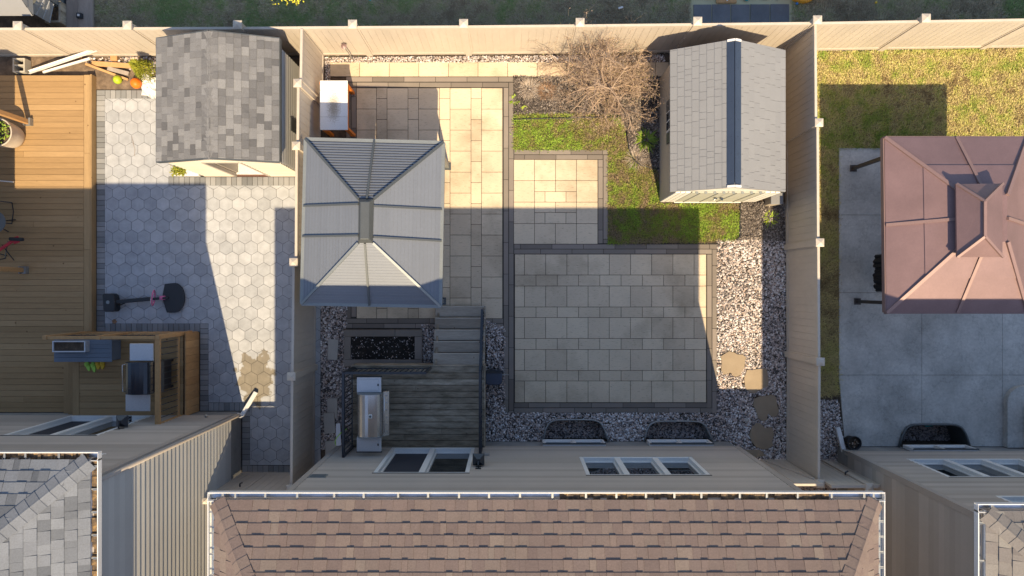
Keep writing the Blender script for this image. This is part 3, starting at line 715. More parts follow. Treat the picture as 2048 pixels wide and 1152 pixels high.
def wnd(par, y, x0, x1, z0, z1, panes=1, name='window', fr=.075, depth=.07, m='white', screens=(), div=None, sy=1):
    mb = MB(); w = x1 - x0
    mb.box(x0, x0 + fr, y, y + depth, z0, z1); mb.box(x1 - fr, x1, y, y + depth, z0, z1)
    mb.box(x0 + fr, x1 - fr, y, y + depth, z1 - fr, z1); mb.box(x0 + fr, x1 - fr, y, y + depth, z0, z0 + fr)
    cuts = div or [x0 + w * i / panes for i in range(panes + 1)]
    for c in cuts[1:-1]: mb.box(c - fr * .75, c + fr * .75, y, y + depth - .005, z0 + fr, z1 - fr)
    o = mb.build(name, MT[m], par, bevel=.006)
    hm_ = MB(); hm_.box(x0 - .01, x1 + .01, y + depth - .02, y + depth + .012, z1 + .001, z1 + .02); hm_.build('head_flashing', MT['gun'], o)
    for i, (a, b) in enumerate(zip(cuts, cuts[1:])):
        pm = MB(); pm.box(a + fr * .7, b - fr * .7, y + .008, y + .02 + .001 * i, z0 + fr * .9, z1 - fr * .9)
        scr = i in screens
        pm.build('screen' if scr else 'pane', MT['screen' if scr else 'glass'], o)
        sm = MB(); e = .03; za, zb = z0 + fr, z1 - fr; xa, xb = a + fr * .75, b - fr * .75
        if i == 0: xa = a + fr
        if i == len(cuts) - 2: xb = b - fr
        sm.box(xa, xb, y + .022, y + .045, za, za + e); sm.box(xa, xb, y + .022, y + .045, zb - e, zb)
        sm.box(xa, xa + e, y + .022, y + .045, za + e, zb - e); sm.box(xb - e, xb, y + .022, y + .045, za + e, zb - e)
        sm.build('sash', MT[m], o)
    return o
def lantern(par, x, y, z):
    mb = MB(); mb.box(x - .06, x + .06, y, y + .025, z - .02, z + .2); mb.tube([(x, y + .02, z + .12), (x, y + .1, z + .17), (x, y + .17, z + .14)], .015)
    c = (x, y + .17, z); r = .125
    def sq(a, za, b_, zb): mb.add([(c[0] + u * a, c[1] + v * a, z + za) for u, v in ((-1, -1), (1, -1), (1, 1), (-1, 1))] + [(c[0] + u * b_, c[1] + v * b_, z + zb) for u, v in ((-1, -1), (1, -1), (1, 1), (-1, 1))], [(0, 1, 5, 4), (1, 2, 6, 5), (2, 3, 7, 6), (3, 0, 4, 7), (4, 5, 6, 7), (3, 2, 1, 0)])
    sq(r, .0, r, .02); sq(r, .0201, .03, .11); sq(.06, -.26, .06, -.24)
    for u, v in ((-1, -1), (1, -1), (1, 1), (-1, 1)): mb.bar((c[0] + u * .095, c[1] + v * .095, z), (c[0] + u * .055, c[1] + v * .055, z - .24), .014, .014)
    o = mb.build('wall_lamp', MT['black'], par)
    gm = MB(); gm.lathe([(.115, -.005), (.07, -.238)], c, 4); gm.build('lamp_glass', MT['glass'], o)
def gutter_x(par, x0, x1, yo, z, sgn=1, w=.135, hangers=(), debris=None, name='gutter'):
    # yo: outer face (north); open box channel
    mb = MB(); yi = yo - w
    mb.box(x0, x1, yo - .007, yo, z - .1, z); mb.box(x0, x1, yo - .013, yo - .0072, z - .007, z)
    mb.box(x0, x1, yi, yo - .0072, z - .1, z - .094); mb.box(x0, x1, yi, yi + .006, z - .0939, z + .01)
    mb.box(x0, x0 + .006, yi + .0062, yo - .0202, z - .0938, z - .001); mb.box(x1 - .006, x1, yi + .0062, yo - .0202, z - .0938, z - .001)
    o = mb.build(name, MT['white'], par)
    lm = MB(); lm.box(x0 + .008, x1 - .008, yi + .008, yo - .022, z - .0935, z - .086); lm.build('channel_bed', MT['metal_in'], o)
    for hx in hangers:
        h = MB(); h.box(hx - .008, hx + .008, yi + .007, yo - .0203, z - .018, z - .011); h.box(hx - .016, hx - .009, yi + .05, yo - .0203, z - .0109, z - .004); h.box(hx + .009, hx + .016, yi + .05, yo - .0203, z - .0109, z - .004)
        h.build('hanger', MT['steel'], o)
    if debris:
        d0, d1, dn = debris
        dm = MB(); k = 40
        for i in range(k):
            a = d0 + (d1 - d0) * i / k; b = d0 + (d1 - d0) * (i + 1) / k + .002
            dm.box(a, b, yi + .0085, yo - .0225, z - .0858, z - .05 + R.uniform(-.02, .02))
        dm.build('leaf_litter', MT['debris'], o)
    return o
def gutter_y(par, xo, y0, y1, z, s, w=.13, hangers=(), debris=False, m='white'):
    # xo: outer face, s=+1 outer face looks east
    mb = MB(); xi = xo - s * w; B = lambda a, b, c, d, e, f: mb.box(a, b, c, d, e, f)
    B(xo - s * .007, xo, y0, y1, z - .1, z); B(xo - s * .013, xo - s * .0072, y0, y1, z - .007, z)
    B(xi, xo - s * .0072, y0, y1, z - .1, z - .094); B(xi, xi + s * .006, y0, y1, z - .0939, z + .01)
    o = mb.build('gutter', MT[m], par)
    lm = MB(); lm.box(xi + s * .008, xo - s * .022, y0 + .002, y1 - .002, z - .0935, z - .086); lm.build('channel_bed', MT['metal_in'], o)
    for hy in hangers:
        h = MB(); h.box(xi + s * .007, xo - s * .0203, hy - .012, hy + .012, z - .018, z - .011)
        h.box(xi + s * .05, xo - s * .0203, hy - .018, hy - .01, z - .0109, z - .003); h.build('hanger', MT['steel'], o)
    if debris:
        dm = MB(); k = 120
        for i in range(k):
            a = y0 + (y1 - y0) * i / k; b = y0 + (y1 - y0) * (i + 1) / k
            dm.box(xi + s * .0085, xo - s * .0225, a, b + .001, z - .0858, z - .04 + R.uniform(-.025, .02), R.random())
        dm.build('leaf_litter', MT['debris'], o)
    return o
def house(name, label, x0, x1, yn, ex0, ex1, ey, ze, p1, r, sh, wallm, west=True, east=True, fz=.55, holes=()):
    D = 900; T = 4.6
    t = thing(name, label, 'house', (gx((x0 + x1) / 2), gy(yn + 400), 0))
    X0, X1, YN, YS = gx(x0), gx(x1), gy(yn), gy(yn + 790)
    mb = MB()
    siding(mb, (X0, YN), (X1, YN), fz, ze - .06, (0, 1), holes=holes)
    mb.build('wall', MT['siding'], t)
    mb = MB(); siding(mb, (X1, YN), (X1, YS), fz, ze - .06, (1, 0)); mb.build('wall', MT[wallm], t)
    mb = MB(); siding(mb, (X0, YN), (X0, YS), fz, ze - .06, (-1, 0)); mb.build('wall', MT['siding'], t)
    mb = MB(); siding(mb, (X0, YS), (X1, YS), fz, ze - .06, (0, -1)); mb.build('wall', MT['siding'], t)
    mb = MB(); mb.box(X0 + .015, X1 - .015, YS + .015, YN - .015, -.8, fz + .02); mb.build('foundation', MT['plain_concrete'], t)
    for xx, s in ((X0, -1), (X1, 1)):
        c = MB(); c.box(xx - s * .09, xx + s * .03, YN + .0, YN + .03, fz, ze - .08); c.box(xx, xx + s * .03, YN - .09, YN - .0005, fz, ze - .08); c.build('corner_trim', MT['trim'], t)
    EX0, EX1, EY, EYS = gx(ex0), gx(ex1), gy(ey), gy(ey + D)
    s = MB(); s.box(EX0 + .1, EX1 - .1, EYS, EY - .1, ze - .14, ze - .06); s.build('soffit', MT['trim'], t)
    # roof deck (solid frustum) and shingles
    p2 = p1 / r; i_ = .115
    A = Vector((EX0 + i_, EY - i_, ze)); B = Vector((EX1 - i_, EY - i_, ze)); C = Vector((EX1 - i_, EYS, ze)); Dd = Vector((EX0 + i_, EYS, ze))
    T = min(T, (B.x - A.x) / 2 / r * .98)
    zz = ze + p1 * T
    tp = [Vector((A.x + r * T, A.y - T, zz)), Vector((B.x - r * T, B.y - T, zz)), Vector((C.x - r * T, C.y + T * .5, zz)), Vector((Dd.x + r * T, Dd.y + T * .5, zz))]
    rf = MB(); rf.add([A, B, C, Dd] + tp, [(0, 1, 5, 4), (1, 2, 6, 5), (2, 3, 7, 6), (3, 0, 4, 7), (4, 5, 6, 7), (3, 2, 1, 0)], .4)
    st = .157
    shingles(rf, A, (1, 0, 0), (0, -1, 0), p1, B.x - A.x, r, r, st, T)
    st2 = st * math.sqrt(1 + p1 * p1) / math.sqrt(1 + p2 * p2)
    if east: shingles(rf, B, (0, -1, 0), (-1, 0, 0), p2, B.y - C.y, 1 / r, 1 / r, st2, r * T)
    if west: shingles(rf, A, (0, -1, 0), (1, 0, 0), p2, B.y - C.y, 1 / r, 1 / r, st2, r * T)
    ro = rf.build('roof', MT[sh], t)
    nf = Vector((0, p1, 1)).normalized(); ne = Vector((p2, 0, 1)).normalized(); nw = Vector((-p2, 0, 1)).normalized()
    for P_, h_, n_ in ((A, (r, -1, p1), nw), (B, (-r, -1, p1), ne)):
        hc = MB(); hip_caps(hc, P_, h_, nf, n_, T); hc.build('hip_cap', MT[sh], ro)
    return t, (X0, X1, YN, YS, EX0, EX1, EY, EYS)

# ------------------------------------------------------------------ main house (foot of the picture)
def hp(*px, z=6.39): return [gx(1024 + (p - 1024) * K(z)) for p in px]
hm, b = house('house', 'taupe sided house with brown shingle roof at the foot of the patio', 688, 1458, 882, 643, 1491, 832, 6.39, .5, .65, 'sh_brown', 'siding', fz=.66, holes=((gx(795), gx(953.5), .80, 3.05), (gx(1145), gx(1348), 1.66, 3.2)))
X0, X1, YN, YS, EX0, EX1, EY, EYS = b
gutter_x(hm, EX0, EX1, EY, 6.39, hangers=hp(445, 470, 530, 594, 668, 727, 796, 856, 918, 978, 1040, 1105, 1172, 1233, 1292, 1349, 1403, 1480, 1534, 1596, 1664, 1729, 1748), debris=(hp(1120)[0], hp(1660)[0], 0))
gutter_y(hm, EX0, EYS, EY - .11, 6.39, -1, hangers=[EY - .3 - .33 * k for k in range(14)])
gutter_y(hm, EX1, EYS, EY - .11, 6.39, 1, hangers=[EY - .45 - .24 * k for k in range(14)])
wnd(hm, YN - .12, gx(795), gx(953.5), .80, 3.05, 2, 'patio_door', fr=.085, depth=.145, screens=(0,))
wnd(hm, YN - .12, gx(1145), gx(1348), 1.66, 3.2, 3, 'window', fr=.085, depth=.14)
for a, c in ((1084, 1205), (1291, 1413)): wnd(hm, YN - .01, gx(a), gx(c), .14, .60, 2, 'basement_window', fr=.05, depth=.085, screens=(1,))
lantern(hm, gx(967), YN, 2.5)
mb = MB(); mb.box(gx(978) - .07, gx(978) + .07, YN, YN + .09, 1.5, 1.62); mb.build('dryer_vent', MT['trim'], hm, bevel=.01)
mb = MB()
vx = gx(1024 - 388 * .808); mb.box(vx - .17, vx + .17, YN, YN + .03, 3.15, 3.4)
for k in range(6): mb.box(vx - .14, vx + .14, YN + .0302, YN + .04, 3.18 + k * .033, 3.195 + k * .033)
mb.build('louvre_vent', MT['gun_l'], hm)

# ------------------------------------------------------------------ house on the left
hl, b = house('house', 'house with light grey shingle roof at the left behind the deck', -150, 483, 822, -190, 505, 782, 6.37, .5, 1.12, 'sh_grey', 'siding_l', west=False, fz=.7, holes=((gx(178), gx(337), .72, 2.95), (gx(325), gx(425), 4.45, 5.7)))
X0, X1, YN, YS, EX0, EX1, EY, EYS = b
gutter_x(hl, EX0, EX1, EY, 6.37, hangers=hp(8, 50, 117, 163, -40, z=6.37), debris=(hp(-60, z=6.37)[0], EX1 - .2, 0))
gutter_y(hl, EX1, EYS, EY - .11, 6.37, 1, hangers=[EY - .22 - .36 * k for k in range(13)], debris=True)
wnd(hl, YN - .12, gx(178), gx(337), .72, 2.95, 2, 'patio_door', fr=.08, depth=.145, screens=(0,))
wnd(hl, YN - .12, gx(325), gx(425), 4.45, 5.7, 1, 'window', fr=.07, depth=.14)
lantern(hl, gx(343), YN, 2.15)
mb = MB(); mb.tube([g(486, 826, 6.1), g(486, 826, 1.7), g(486, 826, .35), g(489, 828, .12)], .045, 8); mb.build('downspout', MT['trim'], hl, smooth=True)
ex = MB(); a, c = g(490, 829, .22), g(514, 783, .06)
ex.bar(a, c, .10, .07); ex.bar(g(484, 826, .30), g(491, 829, .2), .10, .08); eo = ex.build('downspout_extension', MT['white'], hl, bevel=.01)
mb = MB(); mb.bar(c - (c - a).normalized() * .01, c + (c - a).normalized() * .012, .085, .055); mb.build('outlet_mouth', MT['black'], eo)
mb = MB(); mb.tube([g(446, 820, .95), g(448, 816, .98)], .03, 8); mb.build('hose_tap', MT['steel'], hl)

# ------------------------------------------------------------------ house on the right
hr, b = house('house', 'house with tan grey shingle roof at the right edge by the concrete patio', 1674, 2250, 893, 1615, 2290, 850, 6.25, .5, 1.05, 'sh_tan', 'siding', east=False, fz=.6, holes=((gx(1752), gx(1963), 1.28, 2.85), (gx(1757), gx(1880), 4.1, 5.4)))
X0, X1, YN, YS, EX0, EX1, EY, EYS = b
gutter_x(hr, EX0, EX1, EY, 6.25, hangers=hp(1985, 2060, z=6.25))
gutter_y(hr, EX0, EYS, EY - .11, 6.25, -1, hangers=[EY - .3 - .6 * k for k in range(7)], m='white')
wnd(hr, YN - .12, gx(1752), gx(1963), 1.28, 2.85, 3, 'window', fr=.085, depth=.14)
wnd(hr, YN - .12, gx(1757), gx(1880), 4.1, 5.4, 2, 'window', fr=.07, depth=.14)
wnd(hr, YN - .01, gx(1800), gx(1925), .12, .58, 2, 'basement_window', fr=.05, depth=.085, screens=(1,))
mb = MB(); mb.bar(g(1680, 902, .22), g(1671, 853, .10), .11, .08); mb.build('downspout_extension', MT['white'], hr, bevel=.01)
mb = MB(); mb.tube([g(1678, 900, 5.9), g(1678, 900, .4), g(1680, 901, .2)], .045, 8); mb.build('downspout', MT['trim'], hr)

# ------------------------------------------------------------------ window wells
def arc_path(poly, n=5):
    P = [Vector((gx(x), gy(y), 0)) for x, y in poly]; out = [P[0]]
    for i in range(1, len(P) - 1):
        a = P[i] + (P[i - 1] - P[i]) * .3; c = P[i] + (P[i + 1] - P[i]) * .3
        for k in range(n): u = k / (n - 1); out.append(a * (1 - u) ** 2 + P[i] * 2 * u * (1 - u) + c * u * u)
    return out + [P[-1]]
def well(label, poly, top, bot, m='steel', rim=.022):
    pts = arc_path(poly); c = sum(pts, Vector()) / len(pts)
    t = thing('window_well', label, 'window well', (c.x, pts[0].y, 0))
    mb = MB(); n = len(pts)
    q = [c + (p - c) * 1.0 for p in pts]; q2 = [c + (p - c) * .985 for p in pts]
    for a in (q, q2):
        for i in range(n - 1): mb.quad((a[i].x, a[i].y, bot), (a[i + 1].x, a[i + 1].y, bot), (a[i + 1].x, a[i + 1].y, top), (a[i].x, a[i].y, top))
    mb.build('liner', MT[m], t, smooth=True)
    r = MB(); r.tube([(p.x, p.y, top) for p in q], rim, 8); r.build('rim', MT[m], t, smooth=True)
well('galvanised curved window well set in the gravel nearer the porch', WELL1, .09, -.34)
well('galvanised curved window well set in the gravel nearer the stepping stones', WELL2, .09, -.34)
well('dark curved window well cut into the stamped concrete patio', WELL3, .06, -.69, 'gun', .03)

# ------------------------------------------------------------------ dark shingled shed
t = thing('garden_shed', 'cream walled shed with charcoal shingle gable roof beside the hexagon patio', 'shed', (gx(510), gy(250), 0))
xa, xb, ya, yb, xr = gx(403), gx(617), gy(140), gy(355), gx(510); ze, zr = 2.15, 2.60
wx0, wx1, wyN, wyS = gx(411), gx(609), gy(147), gy(351.5)
pw = (zr - ze) / (xr - xa)
def zroof(x): return zr - abs(x - xr) * pw - .05
d0, d1, dz = gx(474), gx(541), 1.86
mb = MB(); siding(mb, (wx0, wyS), (d0, wyS), .06, 2.1, (0, -1)); siding(mb, (d1, wyS), (wx1, wyS), .06, 2.1, (0, -1)); siding(mb, (d0, wyS), (d1, wyS), dz, 2.1, (0, -1))
mb.add([(wx0, wyS - .004, 2.1), (wx1, wyS - .004, 2.1), (wx1, wyS - .004, zroof(wx1)), (xr, wyS - .004, zr - .05), (wx0, wyS - .004, zroof(wx0))], [(0, 1, 2, 3, 4)])
mb.build('front_wall', MT['cream'], t)
mb = MB(); siding(mb, (wx1, wyN), (wx1, wyS), .06, zroof(wx1), (1, 0), .16); siding(mb, (wx0, wyN), (wx0, wyS), .06, zroof(wx0), (-1, 0), .16); siding(mb, (wx0, wyN), (wx1, wyN), .06, 2.1, (0, 1), .16)
mb.add([(wx0, wyN, 2.1), (wx1, wyN, 2.1), (wx1, wyN, zroof(wx1)), (xr, wyN, zr - .05), (wx0, wyN, zroof(wx0))], [(4, 3, 2, 1, 0)])
mb.build('wall', MT['siding_l'], t)
mb = MB(); mb.box(wx0 + .02, wx1 - .02, wyS + .02, wyN - .02, .02, .10); mb.build('floor', MT['white'], t)
mb = MB()
for q in (d0, d1): mb.box(q - .03, q + .03, wyS - .03, wyS + .05, .06, dz)
mb.box(d0 - .03, d1 + .03, wyS - .03, wyS + .05, dz + .001, dz + .06); mb.build('door_frame', MT['trim'], t)
mb = MB(); mb.box(d0 + .035, d0 + .075, wyS + .06, wyS + .80, .12, dz - .02); mb.build('door', MT['trim'], t)
mb = MB(); mb.box(d0 + .0755, d0 + .11, wyS + .6, wyS + .66, 1.0, 1.04); mb.build('door_handle', MT['chrome'], t)
mb = MB(); mb.box(wx0, wx1, wyS - .02, wyS + .01, -.02, .058); mb.build('skirt', mat('red brown skirt', [(.16, .08, .06)], var=.2), t)
rf = MB()
rf.add([(xa, ya, ze), (xr, ya, zr), (xb, ya, ze), (xa, yb, ze), (xr, yb, zr), (xb, yb, ze), (xa, ya, ze - .04), (xr, ya, zr - .04), (xb, ya, ze - .04), (xa, yb, ze - .04), (xr, yb, zr - .04), (xb, yb, ze - .04)],
       [(0, 3, 4, 1), (1, 4, 5, 2), (6, 7, 10, 9), (7, 8, 11, 10), (0, 1, 7, 6), (1, 2, 8, 7), (3, 9, 10, 4), (4, 10, 11, 5), (0, 6, 9, 3), (2, 5, 11, 8)], .4)
shingles(rf, (xa, ya, ze), (0, -1, 0), (1, 0, 0), pw, ya - yb, 0, 0, .146, xr - xa, (.12, .24)); shingles(rf, (xb, ya, ze), (0, -1, 0), (-1, 0, 0), pw, ya - yb, 0, 0, .146, xr - xa, (.12, .24))
ro = rf.build('roof', MT['sh_dark'], t)
hc = MB(); hip_caps(hc, (xr, ya + .02, zr - .015), (0, -1, 0), Vector((-pw, 0, 1)).normalized(), Vector((pw, 0, 1)).normalized(), ya - yb - .05, .15, .15); hc.build('ridge_cap', MT['sh_dark'], ro)
fs = MB()
for yy, s in ((ya + .012, 1), (yb - .012, -1)):
    fs.bar((xa, yy, ze - .05), (xr, yy, zr - .05), .02, .11); fs.bar((xr, yy, zr - .05), (xb, yy, ze - .05), .02, .11)
fs.bar((xa - .012, ya, ze - .055), (xa - .012, yb, ze - .055), .02, .11); fs.bar((xb + .012, ya, ze - .055), (xb + .012, yb, ze - .055), .02, .11)
fs.build('fascia', MT['gun'], t)
mb = MB(); mb.box(wx1 + .012, wx1 + .04, gy(282), gy(258), .75, 1.15); mb.build('vent_panel', MT['gun'], t)

# ------------------------------------------------------------------ tan plastic shed
t = thing('plastic_shed', 'tan resin shed with pale grey roof and navy ridge beside the lawn', 'shed', (gx(1416), gy(280), 0))
xa, xb, ya, yb, xr = gx(1308), gx(1514), gy(149), gy(403.5), gx(1406); ze, zr = 1.76, 2.44
pw = (zr - ze) / (xr - xa); pe = (zr - ze) / (xb - xr)
rf = MB()
rf.add([(xa, ya, ze), (xr, ya, zr), (xb, ya, ze), (xa, yb, ze), (xr, yb, zr), (xb, yb, ze), (xa, ya, ze - .06), (xr, ya, zr - .06), (xb, ya, ze - .06), (xa, yb, ze - .06), (xr, yb, zr - .06), (xb, yb, ze - .06)],
       [(0, 3, 4, 1), (1, 4, 5, 2), (6, 7, 10, 9), (7, 8, 11, 10), (0, 1, 7, 6), (1, 2, 8, 7), (3, 9, 10, 4), (4, 10, 11, 5), (0, 6, 9, 3), (2, 5, 11, 8)], .5)
shingles(rf, (xa, ya, ze), (0, -1, 0), (1, 0, 0), pw, ya - yb, 0, 0, .142, xr - xa - .1, (.12, .34), .004, False); shingles(rf, (xb, ya, ze), (0, -1, 0), (-1, 0, 0), pe, ya - yb, 0, 0, .142, xb - xr - .1, (.12, .34), .004, False)
ro = rf.build('roof', MT['plroof'], t)
rg = MB()
for s, p in ((-1, pw), (1, pe)):
    w_ = .135; n = Vector((s * p, 0, 1)).normalized() * .03
    a = Vector((xr + s * .004, ya - .05, zr)) + n; bq = Vector((xr + s * w_, ya - .05, zr - w_ * p)) + n; L_ = Vector((0, yb - ya + .13, 0))
    rg.hexa([a - n, bq - n, bq - n + L_, a - n + L_, a, bq, bq + L_, a + L_])
rg.bar((xr, ya - .06, zr + .035), (xr, yb + .09, zr + .035), .02, .02)
for k in range(8):
    for s, p in ((-1, pw), (1, pe)): rg.lathe([(.011, 0), (.011, .012), (.001, .014)], (xr + s * .07, ya - .25 - k * .37, zr - .07 * p + .03), 8)
rg.build('ridge_skylight', MT['navy'], ro)
for yy in (yb + .025, ya - .025):
    mb = MB(); mb.bar((xr - .14, yy, zr - .14 * pw + .02), (xr, yy, zr + .02), .05, .05); mb.bar((xr, yy, zr + .02), (xr + .14, yy, zr - .14 * pe + .02), .05, .05); mb.build('ridge_end', MT['white'], ro)
wx0, wx1, wyN, wyS = gx(1319.5), gx(1508), gy(158), gy(402)
mb = MB()
nb = 10; zt = 1.72
for i in range(nb):
    z0 = i * zt / nb; z1 = (i + 1) * zt / nb
    mb.add([(wx0 - .012, wyN, z0), (wx0 - .012, wyS, z0), (wx0, wyS, z1), (wx0, wyN, z1)], [(0, 1, 2, 3)], R.random()); mb.add([(wx0, wyN, z0), (wx0, wyS, z0), (wx0 - .012, wyS, z0), (wx0 - .012, wyN, z0)], [(3, 2, 1, 0)], .2)
mb.quad((wx1, wyS, 0), (wx1, wyN, 0), (wx1, wyN, zt), (wx1, wyS, zt))
mb.add([(wx0, wyN, 0), (wx1, wyN, 0), (wx1, wyN, zt), (xr, wyN, zr - .07), (wx0, wyN, zt)], [(4, 3, 2, 1, 0)])
mb.build('wall', MT['plwall'], t)
mb = MB(); mb.add([(wx0, wyS, 0), (wx1, wyS, 0), (wx1, wyS, zt), (xr, wyS, zr - .07), (wx0, wyS, zt)], [(0, 1, 2, 3, 4)])
for a, b in ((wx0 - .01, wx0 + .34), (wx1 - .34, wx1 + .01)):
    for k in range(3): mb.box(a + (b - a) * k / 3 + .008, a + (b - a) * (k + 1) / 3 - .008, wyS - .03, wyS - .0005, .05, zt - .05, 1)
mb.box(wx0 + .35, wx1 - .35, wyS - .05, wyS - .0005, .0, .05)
mb.build('front_wall', mat('off white resin', [(.66, .63, .57), (.70, .68, .63)], .55, 'tint', 2, .05), t)
dm = (wx0 + wx1) / 2
for s in (-1, 1):
    d = MB(); x0, x1 = sorted((dm + s * .006, dm + s * (dm - wx0 - .36)))
    d.box(x0, x1, wyS - .03, wyS - .0006, .06, 1.72)
    for k in range(2): q = x0 + (x1 - x0) * (k + .5) / 2; d.box(q - .012, q + .012, wyS - .05, wyS - .0302, .1, 1.68)
    o = d.build('door', MT['pldoor'], t, bevel=.008)
    h = MB(); h.box(dm + s * .07 - .03, dm + s * .07 + .03, wyS - .075, wyS - .0505, .9, 1.0); h.tube([(dm + s * .07, wyS - .06, .95), (dm + s * .07 + s * .03, wyS - .1, .93)], .018); h.build('handle', MT['navy'], o)
    for k in range(4):
        v = MB(); v.lathe([(.035, 0), (.035, .012), (.001, .014)], (x0 + (x1 - x0) * (k + .5) / 4, wyS - .03, 1.72), 8); v.build('vent', MT['gun_l'], o)
fr = MB(); y0, y1 = gy(283), gy(246)
fr.box(wx0 - .05, wx0 - .013, y0, y1, .95, 1.45); wo = fr.build('window', MT['white'], t, bevel=.006)
pn = MB()
for a in range(2):
    for c in range(2): pn.box(wx0 - .055, wx0 - .0502, y0 + .03 + a * (y1 - y0 - .03) / 2, y0 + (a + 1) * (y1 - y0 - .03) / 2, .98 + c * .235, .98 + c * .235 + .205)
pn.build('pane', MT['glass'], wo)
for a, b in ((y0 - .02, y0 - .27), (y1 + .02, y1 + .27)):
    s = MB(); s.box(wx0 - .045, wx0 - .013, a, b, .92, 1.48); s.build('shutter', MT['gun'], t, bevel=.006)
t = thing('deck_box', 'beige resin box half hidden at the corner of the tan shed', 'box', (gx(1543), gy(402), 0))
mb = MB(); mb.pbox(1529, 1551, 391, 412, -.02, .42); mb.build('body', MT['plwall'], t, bevel=.012)
mb = MB(); mb.pbox(1528, 1552, 390, 413, .421, .46); mb.build('lid', MT['plroof'], t, bevel=.01)

# ------------------------------------------------------------------ gazebos
def slope_face(mb, a, b, c, d, n, saw, ta=.3, tb=.7):
    a, b, c, d = map(Vector, (a, b, c, d)); nr = (b - a).cross(d - a).normalized()
    if nr.z < 0: nr = -nr
    for i in range(n):
        u, v = i / n, (i + 1) / n
        l0, l1 = a.lerp(d, u) + nr * saw, b.lerp(c, u) + nr * saw; h0, h1 = a.lerp(d, v), b.lerp(c, v)
        mb.quad(l0, l1, h1, h0, ta + (tb - ta) * R.random())
        mb.quad(a.lerp(d, u), b.lerp(c, u), l1, l0, ta)
def grooved_face(mb, a, b, c, d, n, wid=.028, dep=.02):
    a, b, c, d = map(Vector, (a, b, c, d)); nr = (b - a).cross(d - a).normalized()
    if nr.z < 0: nr = -nr
    L_ = ((a + b) / 2 - (c + d) / 2).length; f = min(.5, wid * n / L_)
    for i in range(n):
        u, m, v = i / n, (i + 1 - f) / n, (i + 1) / n; t = R.uniform(.2, .8)
        p = [a.lerp(d, q) for q in (u, m, v)]; r_ = [b.lerp(c, q) for q in (u, m, v)]
        mb.quad(p[0], r_[0], r_[1], p[1], t); mb.quad(p[1], r_[1], r_[1] - nr * dep, p[1] - nr * dep, t)
        mb.quad(p[1] - nr * dep, r_[1] - nr * dep, r_[2] - nr * dep, p[2] - nr * dep, t); mb.quad(p[2] - nr * dep, r_[2] - nr * dep, r_[2], p[2], t)
def rib(mb, p, q, w=.05, h=.05, lift=.02): mb.bar(Vector(p) + Vector((0, 0, lift)), Vector(q) + Vector((0, 0, lift)), w, h)
t = thing('gazebo', 'silver grey hard top gazebo with ribbed roof over the cream patio', 'gazebo', (gx(782), gy(462), 0))
E = [up(611, 278, 2.2), up(887, 285, 2.2), up(881, 613, 2.2), up(603, 608, 2.2)]
T4 = [up(717, 398, 2.80), up(748, 398, 2.80), up(746, 486, 2.80), up(717, 486, 2.80)]
for i in range(4):
    mb = MB(); j = (i + 1) % 4
    grooved_face(mb, E[i], E[j], T4[j], T4[i], 22 if i % 2 == 0 else 18, .03 if i % 2 == 0 else .015, (.024, .004, .004, .004)[i])
    mb.build('roof_panel', MT['silver'], t)
for i in range(4):
    mb = MB(); rib(mb, E[i], T4[i]); mb.build('rib', MT['gun'] if i < 2 else MT['gun_l'], t)
for p, q in ((up(749, 281, 2.2), up(734, 397, 2.80)), (up(739, 611, 2.2), up(730, 487, 2.8)), (up(608, 412, 2.2), up(717, 408, 2.8)), (up(606, 473, 2.2), up(717, 471, 2.8)), (up(884, 419, 2.2), up(747, 412, 2.8)), (up(883, 482, 2.2), up(747, 474, 2.8))):
    mb = MB(); rib(mb, p, q, .04, .04); mb.build('rib', MT['gun'], t)
mb = MB()
for i in range(4): mb.bar(E[i] - Vector((0, 0, .03)), E[(i + 1) % 4] - Vector((0, 0, .03)), .07, .09)
mb.build('eave_frame', MT['gun_l'], t)
mb = MB(); z0, z1 = 2.81, 2.94
c4 = [up(718, 400, z0), up(747, 400, z0), up(745, 484, z0), up(717, 484, z0)]; cc = sum(c4, Vector()) / 4
big = [cc + (p - cc) * 1.06 for p in c4]; sm = [Vector((cc.x + (p.x - cc.x) * .6, cc.y + (p.y - cc.y) * .88, z1)) for p in c4]
mb.hexa([big[3], big[2], big[1], big[0], sm[3], sm[2], sm[1], sm[0]]); mb.build('top_cap', MT['gun'], t, bevel=.01)
for px_, py_ in ((895, 333), (885, 602), (672, 333), (666, 600)):
    mb = MB(); q = g(px_, py_); mb.box(q.x - .045, q.x + .045, q.y - .045, q.y + .045, .02, 2.16); o = mb.build('post', MT['gun_l'], t)
    mb = MB(); mb.box(q.x - .09, q.x + .09, q.y - .09, q.y + .09, .003, .02); mb.build('base_plate', MT['gun'], o)

t = thing('gazebo', 'rose brown steel gazebo with two tier roof on the stamped concrete', 'gazebo', (gx(1797), gy(466), 0))
E = [up(1769, 275, 2.2), up(2054, 275, 2.2), up(2054, 625, 2.2), up(1773, 625, 2.2)]
T4 = [up(1900, 370, 2.72), up(2021, 370, 2.72), up(2021, 508, 2.72), up(1904, 508, 2.72)]
T4 = [E[i] + (T4[i] - E[i]) * 1.2 for i in range(4)]
U4 = [up(1912, 368, 2.93), up(2005, 367, 2.93), up(2005, 514, 2.93), up(1914, 514, 2.93)]
RA, RB = up(1968.5, 403, 3.28), up(1968.5, 473, 3.28)
for i in range(4):
    mb = MB(); j = (i + 1) % 4; slope_face(mb, E[i], E[j], T4[j], T4[i], 2, .018); mb.build('lower_roof_panel', MT['rust'], t)
mb = MB(); mb.add(T4, [(0, 1, 2, 3)]); mb.build('vent_panel', MT['rust'], t)  # flat panel added to keep sun from leaking through the vent gap
mb = MB()
